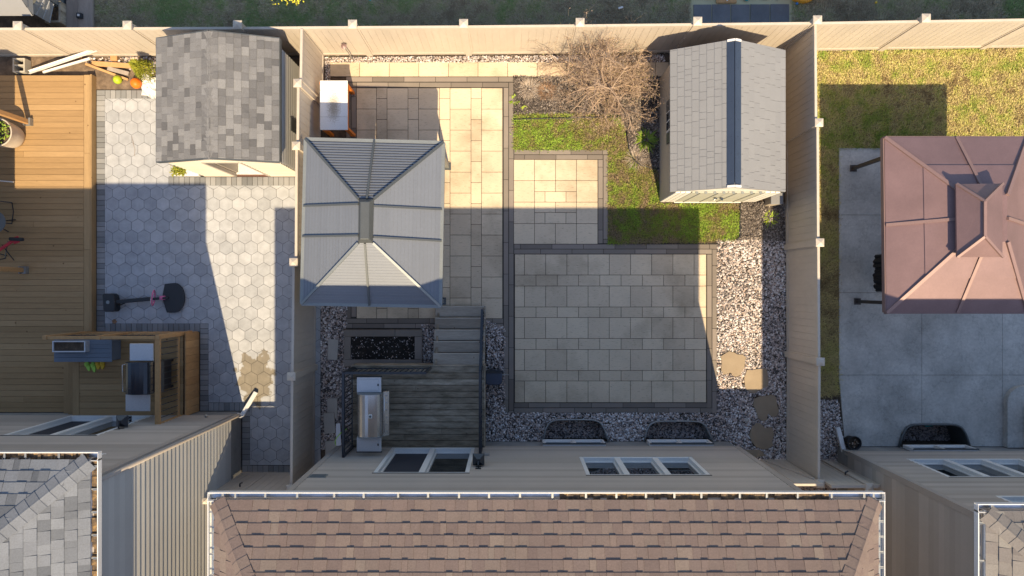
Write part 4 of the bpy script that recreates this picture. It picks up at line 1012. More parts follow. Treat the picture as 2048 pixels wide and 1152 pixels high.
for vs in ([U4[0], U4[1], RA], [U4[2], U4[3], RB], [U4[1], U4[2], RB, RA], [U4[3], U4[0], RA, RB]):
    mb.add(vs, [tuple(range(len(vs)))], R.random())
dn = Vector((0, 0, -.04))
for i in range(4): mb.quad(U4[i] + dn, U4[(i + 1) % 4] + dn, U4[(i + 1) % 4], U4[i])
mb.build('upper_roof', MT['rust'], t)
for i in range(4):
    mb = MB(); rib(mb, E[i], T4[i], .07, .05); mb.build('rib', MT['rust_rib'], t)
    mb = MB(); j = (i + 1) % 4; rib(mb, (E[i] + E[j]) / 2, (T4[i] + T4[j]) / 2, .065, .05); mb.build('rib', MT['rust_rib'], t)
    mb = MB(); rib(mb, U4[i], RA if i < 2 else RB, .05, .04); mb.build('upper_rib', MT['rust_rib'], t)
mb = MB(); rib(mb, RA, RB, .06, .04); mb.build('ridge_bar', MT['rust_rib'], t)
mb = MB()
for i in range(4): mb.bar(E[i] - Vector((0, 0, .06)), E[(i + 1) % 4] - Vector((0, 0, .06)), .06, .12)
mb.build('eave_frame', MT['rust_rib'], t)
for px_, py_ in ((1706, 337), (1714, 603), (1893, 337), (1893, 603)):
    q = g(px_, py_); mb = MB(); mb.bar((q.x, q.y, .03), (q.x, q.y, 2.1), .08, .08, (0, 1, 0)); o = mb.build('post', MT['bronze'], t)
    mb = MB(); mb.box(q.x - .08, q.x + .08, q.y - .08, q.y + .08, .013, .035); mb.build('base_plate', MT['bronze'], o)
mb = MB(); pts = []
base_c = up(1804, 545, 1.3)
for k in range(26):
    yy = base_c.y + .42 - k * .033; mb.tube([(base_c.x + R.uniform(-.05, .05), yy, 2.05), (base_c.x + R.uniform(-.07, .05), yy, 1.3), (base_c.x + R.uniform(-.06, .05), yy, .2)], [.02, .04, .05], 6)
tag(mb.build('curtain', MT['cloth'], smooth=True), 'bunched black netting curtain hanging under the rose brown gazebo edge', 'curtain')

# ------------------------------------------------------------------ left deck and raised landing
DZ = .18
t = thing('deck', 'honey stained low wooden deck at the left of the hexagon patio', 'deck', (gx(60), gy(480), 0))
mb = MB(); yy = 155.0; i = 0
while yy < 822:
    h_ = min(11.55, 822 - yy); cut = -160 + R.uniform(120, 290) if R.random() < .12 else None
    xs_ = [-160, 176.5] if cut is None else [-160, cut, 176.5]
    for a, c in zip(xs_, xs_[1:]): mb.pbox(a + .1, c - .1, yy + .22, yy + h_ - .22, DZ - .04, DZ + R.uniform(-.0015, .0015), min(1, max(0, R.gauss(.5, .24))))
    yy += 11.55
mb.build('deck_boards', MT['deck'], t, bevel=.003)
mb = MB()
for a, c in ((154, 309), (309, 500), (500, 668)): mb.pbox(177, 188.8, a + .2, c - .2, DZ - .04, DZ + .002, R.random())
mb.build('edge_board', MT['deck_v'], t, bevel=.003)
mb = MB(); mb.pbox(189.2, 191.8, 153, 668, -.02, DZ - .002); mb.build('fascia', MT['deck_v'], t)
mb = MB(); mb.pbox(-160, 188, 156, 821, -.02, DZ - .045); mb.build('frame', MT['joint'], t)

FZ = .68
t = thing('deck_landing', 'raised wooden landing with rails and skirt outside the left patio door', 'landing', (gx(290), gy(740), 0))
mb = MB(); yy = 668.0
while yy < 809:
    mb.pbox(193, 392, yy + .25, yy + 11.3, FZ - .04, FZ + R.uniform(-.001, .001), R.random()); yy += 11.55
mb.pbox(193, 392, 809.5, 821.5, FZ - .04, FZ, R.random()); mb.build('floor_boards', MT['deck'], t, bevel=.003)
mb = MB(); mb.pbox(180.5, 192.6, 668, 821.5, FZ - .04, FZ + .002, .4); mb.build('edge_board', MT['deck_v'], t)
for k, (a, c, z) in enumerate(((146, 163, .36), (163.3, 180, .52))):
    mb = MB(); mb.pbox(a, c, 716, 821, z - .04, z, R.random()); mb.pbox(a + 2, c, 717, 820.5, .18, z - .041, .2); mb.build('tread', MT['deck_v'], t, bevel=.003)
mb = MB()
for k in range(11): mb.pbox(396.2, 398.5, 664 + k * 14.4, 664 + k * 14.4 + 14, .0, FZ + .02, R.random())
for k in range(14): mb.pbox(192 + k * 14.6, 192 + k * 14.6 + 14.2, 662.8, 665, .0, FZ - .05, R.random())
mb.build('skirt', MT['cedar'], t)
mb = MB(); mb.pbox(200, 394, 670, 820, -.02, FZ - .05); mb.build('frame', MT['joint'], t)
rl = MB(); rz = 1.74
for z, w_ in ((rz, .12), (FZ + .13, .05)):
    rl.bar(g(388, 662, z), g(388, 822, z), w_, .045, t=R.random()); rl.bar(g(190, 665, z), g(388, 665, z), w_ * .6, .045, t=R.random())
ra = rl.build('railing', MT['cedar'], t, bevel=.004)
for p in ((388.5, 664), (388.5, 823), (282, 665), (186, 665)):
    mb = MB(); q = g(*p); mb.box(q.x - .045, q.x + .045, q.y - .045, q.y + .045, .2, rz + .04); mb.build('rail_post', MT['cedar'], ra, bevel=.004)
for k in range(13):
    mb = MB(); yy = 674 + k * 11.4; mb.tube([g(388, yy, FZ + .15), g(388, yy, rz - .02)], .009, 6); mb.build('baluster', MT['black'], ra)
for k in range(16):
    mb = MB(); xx = 194 + k * 12.2
    if abs(xx - 282) < 6: continue
    mb.tube([g(xx, 665, FZ + .15), g(xx, 665, rz - .02)], .009, 6); mb.build('baluster', MT['black'], ra)
t = thing('bench', 'blue grey slatted storage bench against the landing rail', 'bench', (gx(222), gy(693), FZ))
mb = MB()
for k in range(5): mb.pbox(168, 276, 672.5 + k * 8.4, 672.5 + k * 8.4 + 8.1, 1.09, 1.12, R.random())
mb.build('slat_top', MT['bench'], t, bevel=.003)
mb = MB(); mb.pbox(171, 273, 675, 712, FZ + .003, 1.088); mb.build('body', MT['bench'], t)
t = thing('planter_box', 'long pale planter box filled with dark soil on the bench', 'planter', (gx(204), gy(684), 1.12))
mb = MB(); zt = 1.29
for a in ((174, 235, 674, 676), (174, 235, 692.5, 694.5), (174, 176.2, 676, 692.5), (232.8, 235, 676, 692.5)): mb.pbox(*a, 1.123, zt)
mb.pbox(176.2, 232.8, 676, 692.5, 1.123, 1.14); mb.build('trough', MT['shelf'], t)
mb = MB(); mb.pbox(176.3, 232.7, 676.1, 692.4, 1.141, 1.25); so = mb.build('soil', MT['soil'], t)
def sandal(p, ang, m, label, ln=.25):
    t = thing('sandal', label, 'sandal', p, 'sandals by the bench'); t.rotation_euler = (0, 0, ang)
    ca, sa = math.cos(ang), math.sin(ang)
    out = []
    for k in range(20):
        a = 2 * math.pi * k / 20; w = .048 * (1 + .22 * math.cos(a)); out.append((ln / 2 * math.cos(a), w * math.sin(a)))
    mb = MB(); mb.prism(out, .003, .028); o = mb.build('sole', MT[m]); o.parent = t; o.location = (0, 0, 0)
    mb = MB()
    for k in range(6):
        a0 = math.pi * k / 6; a1 = math.pi * (k + 1) / 6
        mb.hexa([(.01, .052 * math.cos(a0), .02 + .05 * math.sin(a0)), (.01, .052 * math.cos(a1), .02 + .05 * math.sin(a1)), (.085, .052 * math.cos(a1), .02 + .04 * math.sin(a1)), (.085, .052 * math.cos(a0), .02 + .04 * math.sin(a0)),
                 (.01, .058 * math.cos(a0), .024 + .055 * math.sin(a0)), (.01, .058 * math.cos(a1), .024 + .055 * math.sin(a1)), (.085, .058 * math.cos(a1), .024 + .045 * math.sin(a1)), (.085, .058 * math.cos(a0), .024 + .045 * math.sin(a0))])
    o = mb.build('strap', MT[m]); o.parent = t; o.location = (0, 0, 0)
sandal(up(176.5, 732, FZ + .001), 1.9, 'green_pl', 'lime green sandal farthest from the grill'); sandal(up(188, 734, FZ + .001), 1.75, 'green_pl', 'lime green sandal next to the yellow pair')
sandal(up(197, 731, FZ + .001), 1.6, 'yellow_pl', 'yellow sandal touching the lime green pair', .19); sandal(up(206, 730.5, FZ + .001), 1.5, 'yellow_pl', 'yellow sandal nearest the black grill', .19)

# ------------------------------------------------------------------ grills
def knob(mb, c, r=.02): mb.lathe([(r, 0), (r, .02), (.001, .025)], c, 10)
t = thing('gas_grill', 'black lidded gas grill with grey side shelves on the wooden landing', 'grill', (gx(346), gy(738), FZ))
mb = MB(); mb.pbox(328, 374, 712, 766, FZ + .1, 1.48); mb.build('cart', MT['black'], t)
prof = []
x0, x1 = gx(324), gx(372)
for k in range(11):
    a = math.pi * k / 10; prof.append((x0 + (x1 - x0) * (.5 - .5 * math.cos(a) ** 1 * (1 if True else 1)), gy(768), 1.50 + .27 * math.sin(a) ** .55 if 0 < k < 10 else 1.50))
mb = MB(); mb.extrude(prof, (0, gy(710) - gy(768), 0)); lid = mb.build('lid', MT['enamel'], t, bevel=.012, seg=2)
mb = MB(); hx = x0 - .05; mb.tube([(x0 + .02, gy(714), 1.62), (hx, gy(715), 1.64), (hx, gy(763), 1.64), (x0 + .02, gy(764), 1.62)], .014, 8); mb.build('lid_handle', MT['chrome'], lid, smooth=True)
for a in ((329, 372, 677, 708.5), (321.5, 366, 769.5, 800)):
    mb = MB(); mb.pbox(*a, 1.53, 1.56); mb.build('side_shelf', MT['shelf'], t, bevel=.008)
mb = MB(); mb.pbox(373, 381, 712, 766, 1.3, 1.42); mb.build('rear_rail', MT['gun'], t)
for p in ((330, 714), (330, 764), (372, 714), (372, 764)):
    mb = MB(); q = g(*p); mb.lathe([(.001, 0), (.035, .01), (.035, .09), (.001, .1)], (q.x, q.y, FZ + .002), 10); mb.build('caster', MT['black_pl'], t)

PZ = .80
t = thing('gas_grill', 'stainless steel barbecue grill on the weathered porch', 'grill', (gx(768), gy(800), PZ))
mb = MB(); mb.pbox(748, 790, 768, 842, PZ + .09, 1.60); mb.build('cabinet', MT['gun'], t, bevel=.01)
x0, x1 = gx(746), gx(790); prof = []
for k in range(13):
    a = math.pi * k / 12; prof.append((x0 + (x1 - x0) * (.5 - .5 * math.cos(a)), gy(843), 1.62 + .27 * math.sin(a) ** .6 if 0 < k < 12 else 1.62))
mb = MB(); mb.extrude(prof, (0, gy(766) - gy(843), 0)); lid = mb.build('lid', MT['stainless'], t, smooth=False, bevel=.01, seg=2)
for yy in (765, 842.2):
    mb = MB(); pr = [(p[0] + (p[0] - (x0 + x1) / 2) * .04, gy(yy + 1.6), 1.61 + (p[2] - 1.61) * 1.05) for p in prof]; mb.extrude(pr, (0, 1.6 / PXM, 0)); mb.build('lid_end', MT['gun_l'], lid)
mb = MB(); zc = 1.62 + .27; q = up(740.5, 833, zc); mb.box(q.x - .04, q.x + .04, q.y - .045, q.y + .045, 1.86, zc + .012); go = mb.build('gauge_plate', MT['white'], lid, bevel=.01)
mb = MB(); mb.lathe([(.028, 0), (.028, .008), (.001, .009)], (q.x, q.y, zc + .0125), 16); mb.build('gauge', MT['gun'], go)
mb = MB(); mb.tube([(x1 - .02, gy(772), 1.70), (x1 + .05, gy(773), 1.72), (x1 + .05, gy(836), 1.72), (x1 - .02, gy(837), 1.70)], .013, 8); mb.build('lid_handle', MT['chrome'], lid, smooth=True)
mb = MB(); c0_, c1_ = gx(790.5), gx(800); mb.extrude([(c0_, gy(845), 1.42), (c1_, gy(845), 1.46), (c1_, gy(845), 1.50), (c0_, gy(845), 1.60)], (0, gy(764) - gy(845), 0)); cp = mb.build('control_panel', MT['stainless'], t, bevel=.005)
for k in range(6):
    mb = MB(); mb.lathe([(.022, 0), (.018, .03), (.001, .032)], (gx(795.5), gy(771 + k * 13.4), 1.53), 12); mb.build('knob', MT['chrome'], cp)
for a in ((744, 788, 737, 764.5), (744, 788, 845.5, 871)):
    mb = MB(); mb.pbox(*a, 1.63, 1.68); so = mb.build('side_shelf', MT['shelf'], t, bevel=.008)
    mb = MB(); mb.pbox(a[0] + 4, a[1] - 5, a[2] + 4, a[3] - 3, 1.6805, 1.69); mb.build('burner_lid', MT['shelf'], so, bevel=.004)
    mb = MB(); mb.pbox(a[1] - 6.5, a[1] - 4.2, (a[2] + a[3]) / 2 - 2, (a[2] + a[3]) / 2 + 2, 1.6905, 1.70); mb.build('finger_pull', MT['black'], so)
    e_ = a[2] - 2 if a[2] < 800 else a[3] + .3
    mb = MB(); mb.pbox(a[0] - 1, a[1] + 1, e_, e_ + 1.7, 1.62, 1.67); mb.build('shelf_edge', MT['black_pl'], so)

# ------------------------------------------------------------------ weathered porch and stairs
t = thing('porch', 'weathered grey wooden porch and steps behind the brown roofed house', 'porch', (gx(845), gy(800), 0))
mb = MB(); yy = 726.0
while yy < 880:
    h_ = min(11.7, 881.5 - yy); cuts = [719, 970] if R.random() < .6 else [719, R.uniform(790, 900), 970]
    for a, c in zip(cuts, cuts[1:]): mb.pbox(a + .1, c - .1, yy + .55, yy + h_ - .55, PZ - .04, PZ + R.uniform(-.002, .002), min(1, max(0, R.gauss(.5, .33))))
    yy += 11.7
mb.build('porch_boards', MT['weathered'], t, bevel=.003)
mb = MB(); mb.pbox(717.5, 972, 723.6, 725.7, .3, PZ + .004, .9); mb.pbox(970.4, 972.4, 726, 881, .3, PZ + .004, .8); mb.pbox(716.5, 718.6, 726, 881, .3, PZ, .6); mb.build('fascia', MT['weathered'], t)
mb = MB(); mb.pbox(722, 968, 730, 880, PZ - .25, PZ - .045)
for p in ((724, 732), (964, 732), (724, 870), (964, 870), (845, 732)): mb.pbox(p[0] - 4, p[0] + 4, p[1] - 4, p[1] + 4, -.03, PZ - .26)
mb.build('frame', MT['weathered'], t)
fy = [612, 635, 659, 682, 706]
for n, yf in enumerate(fy):
    z = .133 * (n + 1); yg = 576 + (yf - 576) * K(z); yb_ = 576 + ((fy[n + 1] if n < 4 else 733) - 576) * K(z) + 2
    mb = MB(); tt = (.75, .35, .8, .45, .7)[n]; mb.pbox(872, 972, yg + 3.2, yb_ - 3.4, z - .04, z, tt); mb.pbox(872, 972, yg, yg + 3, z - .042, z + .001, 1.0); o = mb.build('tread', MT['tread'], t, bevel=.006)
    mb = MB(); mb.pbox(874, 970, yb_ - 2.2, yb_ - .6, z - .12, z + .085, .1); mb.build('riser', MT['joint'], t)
for xx in (876, 967):
    mb = MB(); mb.extrude([(gx(xx), gy(622), -.02), (gx(xx), gy(618), .09), (gx(xx), gy(722), .72), (gx(xx), gy(722), .35)], (.05, 0, 0)); mb.build('stringer', MT['weathered'], t)
def black_rail(a, c, za, zb, n, posts=True):
    rl = MB(); rl.bar(g(*a, za + .95), g(*c, zb + .95), .055, .035); rl.bar(g(*a, za + .09), g(*c, zb + .09), .03, .03); rl.bar(g(*a, za + .84), g(*c, zb + .84), .03, .025)
    if posts:
        for p, z in ((a, za), (c, zb)): q = g(*p); rl.box(q.x - .028, q.x + .028, q.y - .028, q.y + .028, z + .003, z + .96)
    o = rl.build('railing', MT['black'], t)
    for k in range(1, n):
        u = k / n; q0 = g(a[0] + (c[0] - a[0]) * u, a[1] + (c[1] - a[1]) * u, za + (zb - za) * u)
        b_ = MB(); b_.bar(q0 + Vector((0, 0, .10)), q0 + Vector((0, 0, .83)), .018, .018, (0, 1, 0)); b_.build('baluster', MT['black'], o)
black_rail((721, 728.5), (721, 878), PZ, PZ, 16); black_rail((724, 728.5), (868, 728.5), PZ, PZ, 15); black_rail((966.5, 728.5), (966.5, 878), PZ, PZ, 16); black_rail((968, 618), (966.5, 725), .13, PZ - .06, 11)

# ------------------------------------------------------------------ beds, slabs, stones
t = thing('raised_bed', 'low dark stone framed planting bed below the porch', 'planting bed', (gx(767), gy(696), 0))
mb = MB()
for a in ((690, 791, 659, 672.5), (791.5, 845, 659, 672.5), (690, 792, 718.5, 732), (792.5, 845, 718.5, 732), (690, 703, 673, 718), (830.5, 845, 673, 718)): mb.pbox(*a, -.03, .11, R.random())
mb.build('stone_frame', MT['border'], t, bevel=.006)
mb = MB(); mb.pbox(703.2, 830.3, 672.8, 718.2, -.03, .05); mb.build('soil', mat('black potting soil', [(.012, .01, .009), (.03, .025, .02)], .95, 'noise', 8, .2, bump=.5), t)
for lab, pts in FL:
    mb = MB(); mb.prism([(gx(a), gy(b)) for a, b in px_poly(pts, 1420, 680, 5.235)], -.02, .02)
    tag(mb.build('stepping_stone', MT['flag'], bevel=.004), lab, 'stepping stone', 'irregular stepping stones in the gravel')
mb = MB(); mb.prism([(gx(a), gy(b)) for a, b in px_poly([(300, 238), (480, 235), (520, 270), (545, 305), (420, 330), (380, 322)], 1440, 860, 6.02)], -.02, .02)
tag(mb.build('stepping_stone', MT['flag'], bevel=.004), 'stepping stone partly hidden at the gate beside the house corner', 'stepping stone', 'irregular stepping stones in the gravel')
mb = MB(); mb.lathe([(.001, .05), (.04, .04), (.06, .0), (.05, -.03)], g(1494, 841), 12); tag(mb.build('boulder', MT['flag2'], smooth=True), 'smooth grey rock resting on the gravel near the stepping stones', 'rock')
for lab, pts, m in (('lone pale slab on the gravel beside the raised bed', [(656.5, 678), (677, 679), (675, 720), (655, 719)], 'flag2'),
                 ('taupe slab on the gravel, overlapped by another slab', [(655, 797), (675, 796), (675, 836), (654, 838)], 'flag2'),
                 ('tilted slab lying over the end of another slab', [(647.5, 826), (669, 824), (672, 865), (650, 867)], 'flag2'),
                 ('slab nearest the house wall in the shaded side gravel', [(651, 882), (672, 881), (672, 898), (651, 912)], 'flag2')):
    mb = MB(); z = .03 if 'tilted' in lab else .0
    mb.prism([(gx(a), gy(b)) for a, b in pts], -.01 + z, .022 + z); tag(mb.build('paving_slab', MT[m], bevel=.004), lab, 'slab', 'loose slabs beside the porch')
mb = MB(); mb.prism([(gx(a), gy(b)) for a, b in ((673.5, 846), (682, 845), (684, 889), (674, 890))], .05, .09); tag(mb.build('plank', MT['shelf']), 'pale narrow plank lying on the gravel under the porch rail', 'plank')
mb = MB(); mb.tube([g(694, 857, .03), g(684, 864, .1), g(675, 874, .1), g(671, 884, .05), g(676, 896, .03)], .012, 6); tag(mb.build('rope', MT['green_pl']), 'bright green rope lying on the gravel beside the porch', 'rope')
mb = MB()
for k in range(13): mb.box(-.05 + gx(985) - .0, gx(985) - .0 + .05, 0, 0, 0, 0) if False else None
t = thing('hose_reel_box', 'dark blue rounded hose box on the gravel beside the porch', 'hose box', (gx(988), gy(750), 0))
mb = MB(); mb.prism([(gx(988) + .21 * math.copysign(abs(math.cos(a)) ** .5, math.cos(a)), gy(753) + .17 * math.copysign(abs(math.sin(a)) ** .5, math.sin(a))) for a in [2 * math.pi * k / 28 for k in range(28)]], -.02, .38); mb.build('body', MT['navy'], t, bevel=.03, seg=2)
mb = MB(); mb.pbox(973, 1003, 737.5, 743, .3801, .40); mb.build('lid_hinge', MT['black_pl'], t)
mb = MB(); mb.tube([g(1003, 748, .12), g(1013, 748, .1), g(1017, 749, .05)], .015, 8); mb.build('outlet', MT['steel'], t)
t = thing('plant_pot', 'black round pot of dried leaves at the corner of the concrete patio', 'pot', (gx(1697), gy(881), .012))
mb = MB(); mb.lathe([(.001, .01), (.13, .01), (.165, .28), (.175, .28), (.175, .30), (.155, .30), (.15, .2)], (gx(1697), gy(881), .012), 20); mb.build('body', MT['black_pl'], t, smooth=True)
mb = MB(); mb.lathe([(.001, .21), (.15, .2)], (gx(1697), gy(881), .012), 20); mb.build('soil', MT['soil'], t)
mb = MB()
for k in range(14):
    a = R.random() * 6.28; r_ = R.random() * .1; p = g(1697, 881, .25) + Vector((r_ * math.cos(a), r_ * math.sin(a), R.random() * .04)); mb.tube([p, p + Vector((R.uniform(-.05, .05), R.uniform(-.05, .05), R.uniform(0, .05)))], .008, 4, R.random())
mb.build('dried_leaves', MT['dry'], t)
t = thing('garden_steps', 'rounded grey concrete steps at the right edge of the concrete patio', 'steps', (gx(2030), gy(850), 0))
for z, x0, y0, rr in ((.16, 2006, 770, 34), (.32, 2037, 792, 24)):
    pts = [(2200, 893), (x0, 893)] + [(x0 + rr - rr * math.cos(a), y0 + rr - rr * math.sin(a)) for a in [math.pi / 2 * k / 8 for k in range(9)]] + [(2200, y0)]
    mb = MB(); mb.prism([(gx(a), gy(b)) for a, b in pts], .0, z); mb.build('step', MT['concrete'], t, bevel=.015, seg=2)

# ------------------------------------------------------------------ white topped table with orange legs
def stain(N, L, tc, c, math_):
    sub = N.new('ShaderNodeVectorMath'); sub.operation = 'SUBTRACT'; L.new(tc.outputs['Object'], sub.inputs[0]); sub.inputs[1].default_value = (.0, -.05, .8)
    sc = N.new('ShaderNodeVectorMath'); sc.operation = 'MULTIPLY'; L.new(sub.outputs[0], sc.inputs[0]); sc.inputs[1].default_value = (1 / .2, 1 / .42, 0)
    ln = N.new('ShaderNodeVectorMath'); ln.operation = 'LENGTH'; L.new(sc.outputs[0], ln.inputs[0])
    n = N.new('ShaderNodeTexNoise'); n.inputs['Scale'].default_value = 35; n.inputs['Detail'].default_value = 5; L.new(tc.outputs['Object'], n.inputs['Vector'])
    f = math_('ADD', ln.outputs['Value'], math_('MULTIPLY', math_('SUBTRACT', n.outputs['Fac'], .5), 1.6))
    rp = N.new('ShaderNodeValToRGB'); L.new(f, rp.inputs[0]); e = rp.color_ramp.elements
    e[0].position = .25; e[0].color = (.50, .44, .36, 1); e[1].position = .95; e[1].color = (1, 1, 1, 1)
    m1 = N.new('ShaderNodeVectorMath'); m1.operation = 'MULTIPLY'; L.new(c, m1.inputs[0]); L.new(rp.outputs[0], m1.inputs[1]); return m1.outputs[0]
MT['whitetop'] = mat('stained white laminate top', [(0.78, 0.78, 0.78)], 0.4, var=.04, extra=stain)
TCX, TCY = 684, 227.5
t = thing('outdoor_table', 'white topped table with orange legs between the fence and grey gazebo', 'table', (gx(TCX), gy(TCY), 0))
mb = MB(); zt = .80
for a, b in ((180.5, 198.5), (198.9, 249.5), (249.9, 274.5)): mb.pbox(658, 710.5, a, b, zt - .035, zt)
mb.build('table_top', MT['whitetop'], t, bevel=.003)
mb = MB(); mb.pbox(707, 709.8, 184, 271, zt - .15, zt - .036); mb.pbox(659, 661.5, 184, 271, zt - .15, zt - .036); mb.pbox(661.5, 707, 184, 186.5, zt - .15, zt - .036); mb.pbox(661.5, 707, 268.5, 271, zt - .15, zt - .036); mb.build('apron', MT['orange'], t)
for p in ((707, 186.5), (709, 271), (666, 271), (662, 184.5)):
    mb = MB(); mb.pbox(p[0] - 5.5, p[0] + 2.5, p[1] - 2.5, p[1] + 2.5, .0, zt - .036); mb.build('leg', MT['orange'], t)

t = thing('stake_light', 'thin stake light standing on the stones under the long fence', 'garden light', (gx(706), gy(119), 0))
mb = MB(); mb.tube([g(706, 119, -.02), g(706, 119, .88)], .012, 8); mb.build('stake', MT['steel'], t)
mb = MB(); mb.lathe([(.03, 0), (.06, .06), (.07, .08), (.001, .12)], g(706, 119, .86), 12); mb.build('lamp_head', MT['rust_rib'], t)

# ------------------------------------------------------------------ toppled basketball hoop
t = thing('basketball_hoop', 'toppled black kids basketball hoop with pink rim on the hexagon patio', 'basketball hoop', (gx(290), gy(598), 0))
mb = MB()
mb.prism([(gx(a), gy(b)) for a, b in ((216, 590), (219, 587), (234, 587), (239, 590), (242, 605), (241, 620), (238, 623), (221, 623), (218, 619))], .004, .26); bs = mb.build('base', MT['black_pl'], t, bevel=.03, seg=2)
mb = MB(); mb.lathe([(.045, 0), (.045, .006), (.001, .007)], g(228, 604, .26), 16); mb.build('filler_cap', MT['gun_l'], bs)
mb = MB(); mb.bar(g(236, 604, .18), g(308, 597.5, .12), .095, .06); mb.bar(g(304, 598, .12), g(340, 595.5, .08), .06, .05); mb.bar(g(240, 612, .10), g(256, 606, .15), .03, .03); mb.build('pole', MT['black_pl'], t, bevel=.012, seg=2)
mb = MB(); bp = [(332, 568), (352, 566)] + [(352 + 20 * math.sin(a), 595.5 - 29.5 * math.cos(a)) for a in [math.pi * k / 12 for k in range(1, 12)]] + [(352, 625), (336, 625), (330, 606), (327, 596), (329, 582)]
mb.prism([(gx(a), gy(b)) for a, b in bp], .03, .07); mb.build('backboard', MT['black_pl'], t, bevel=.01, seg=2)
mb = MB(); rc = g(318, 595.5, .27); rp_ = []
for k in range(25):
    a = 2 * math.pi * k / 24; rp_.append(rc + Vector((.065 * math.cos(a) + .02 * math.sin(a), .185 * math.sin(a), .19 * math.cos(a))))
mb.tube(rp_, .017, 8, cap=False); mb.bar(g(324, 595.5, .12), g(334, 595.5, .085), .10, .03); rim = mb.build('rim', MT['pink'], t, smooth=True)
mb = MB()
for k in range(12):
    p = rp_[k * 2]; q = rp_[(k * 2 + 3) % 24]; mb.tube([p, (p + q) / 2 + Vector((-.03, 0, .0)), rc + (q - rc) * .5 + Vector((-.05, 0, 0))], .004, 4)
mb.build('net', MT['white'], rim)

# ------------------------------------------------------------------ deck furniture at the left edge
t = thing('deck_pergola', 'wooden pergola whose posts stand on metal feet on the honey deck', 'pergola', (gx(-100), gy(400), DZ))
for p in ((69, 248.5), (60, 540.5), (-320, 248.5), (-320, 540.5)):
    q = g(*p); mb = MB(); mb.box(q.x - .055, q.x + .055, q.y - .055, q.y + .055, DZ + .04, 2.38); o = mb.build('post', MT['cedar'], t, bevel=.006)
    mb = MB()
    mb.box(q.x - .075, q.x - .056, q.y - .09, q.y + .09, DZ + .003, DZ + .12); mb.box(q.x + .056, q.x + .10, q.y - .09, q.y + .09, DZ + .003, DZ + .12); mb.box(q.x - .055, q.x + .055, q.y - .09, q.y + .09, DZ + .003, DZ + .035)
    mb.build('post_foot', MT['steel'], o)
mb = MB(); e = [g(-340, 236, 2.4), g(73, 236, 2.4), g(73, 560, 2.4), g(-340, 560, 2.4)]; r1, r2 = g(-180, 398, 3.2), g(-90, 398, 3.2)
mb.add(e + [r1, r2], [(0, 1, 5, 4), (1, 2, 5), (2, 3, 4, 5), (3, 0, 4), (3, 2, 1, 0)]); mb.build('roof', MT['rust'], t)
t = thing('plant_pot', 'large pale round pot with leafy plant beside the pergola post', 'pot', (gx(41), gy(278), DZ))
pc = (gx(41), gy(278), DZ + .002)
mb = MB(); mb.lathe([(.001, .0), (.25, .0), (.285, .1), (.32, .35), (.335, .56), (.345, .58), (.31, .58), (.30, .48)], pc, 32); mb.build('body', MT['pot'], t, smooth=True)
mb = MB(); mb.lathe([(.001, .5), (.30, .49)], pc, 24); mb.build('soil', MT['soil'], t)
def leaf(mb, p, d, ln, w, t_=.5, droop=.3):
    d = Vector(d).normalized(); s = d.cross(Vector((0, 0, 1)))
    if s.length < .05: s = Vector((1, 0, 0))
    s.normalize(); n = s.cross(d); a = Vector(p); m_ = a + d * ln * .5 + Vector((0, 0, 0)); e = a + d * ln - Vector((0, 0, droop * ln))
    mb.add([a, m_ + s * w, m_ + n * w * .3, m_ - s * w, e], [(0, 1, 2), (0, 2, 3), (1, 4, 2), (2, 4, 3)], t_)
mb = MB()
for k in range(120):
    a = R.random() * 6.28; r_ = math.sqrt(R.random()) * .26; p = Vector(pc) + Vector((r_ * math.cos(a), r_ * math.sin(a), .52 + R.random() * .16)); leaf(mb, p, (R.uniform(-1, 1), R.uniform(-1, 1), R.uniform(0, .6)), R.uniform(.05, .11), R.uniform(.012, .025), R.random() * .8)
mb.build('leaves', MT['leaf'], t)
t = thing('folding_chair', 'black folding chair with tan arm tube at the left edge of the deck', 'chair', (gx(-5), gy(425), DZ))
cx_, cy_ = gx(2), gy(424)
mb = MB(); z = DZ + .004
for s in (-1, 1):
    mb.tube([(cx_ - .2, cy_ + s * .27, z + .42), (cx_ + .42, cy_ + s * .26 - .05, z + .01)], .011, 6); mb.tube([(cx_ + .22, cy_ + s * .24, z + .42), (cx_ - .3, cy_ + s * .26, z + .01)], .011, 6)
mb.tube([(cx_ + .42, cy_ + .21, z + .02), (cx_ + .46, cy_, z + .02), (cx_ + .42, cy_ - .31, z + .02)], .011, 6); mb.build('leg_frame', MT['black'], t)
mb = MB(); mb.box(cx_ - .22, cx_ + .18, cy_ - .22, cy_ + .22, z + .41, z + .43); mb.build('seat', MT['cloth'], t, bevel=.01)
mb = MB(); mb.hexa([(cx_ - .25, cy_ - .22, z + .45), (cx_ - .23, cy_ - .22, z + .45), (cx_ - .23, cy_ + .22, z + .45), (cx_ - .25, cy_ + .22, z + .45), (cx_ - .42, cy_ - .22, z + .9), (cx_ - .4, cy_ - .22, z + .9), (cx_ - .4, cy_ + .22, z + .9), (cx_ - .42, cy_ + .22, z + .9)]); mb.build('backrest', MT['cloth'], t, bevel=.008)
for s, m in ((1, 'cedar'), (-1, 'black')):
    mb = MB(); mb.tube([(cx_ - .30, cy_ + s * .26, z + .62), (cx_ + .02, cy_ + s * .27, z + .66), (cx_ + .2, cy_ + s * .25, z + .6)], .016, 8); mb.build('armrest', MT[m], t, smooth=True)
t = thing('camp_chair', 'red and black folded camp chair at the left edge of the deck', 'chair', (gx(10), gy(500), DZ))
z = DZ + .004
mb = MB(); mb.bar(up(-6, 503, .45), up(34, 476, .6), .07, .05); mb.bar(up(26, 482, .58), up(38, 478, .6), .16, .04); mb.build('sling', MT['red'], t, bevel=.015)
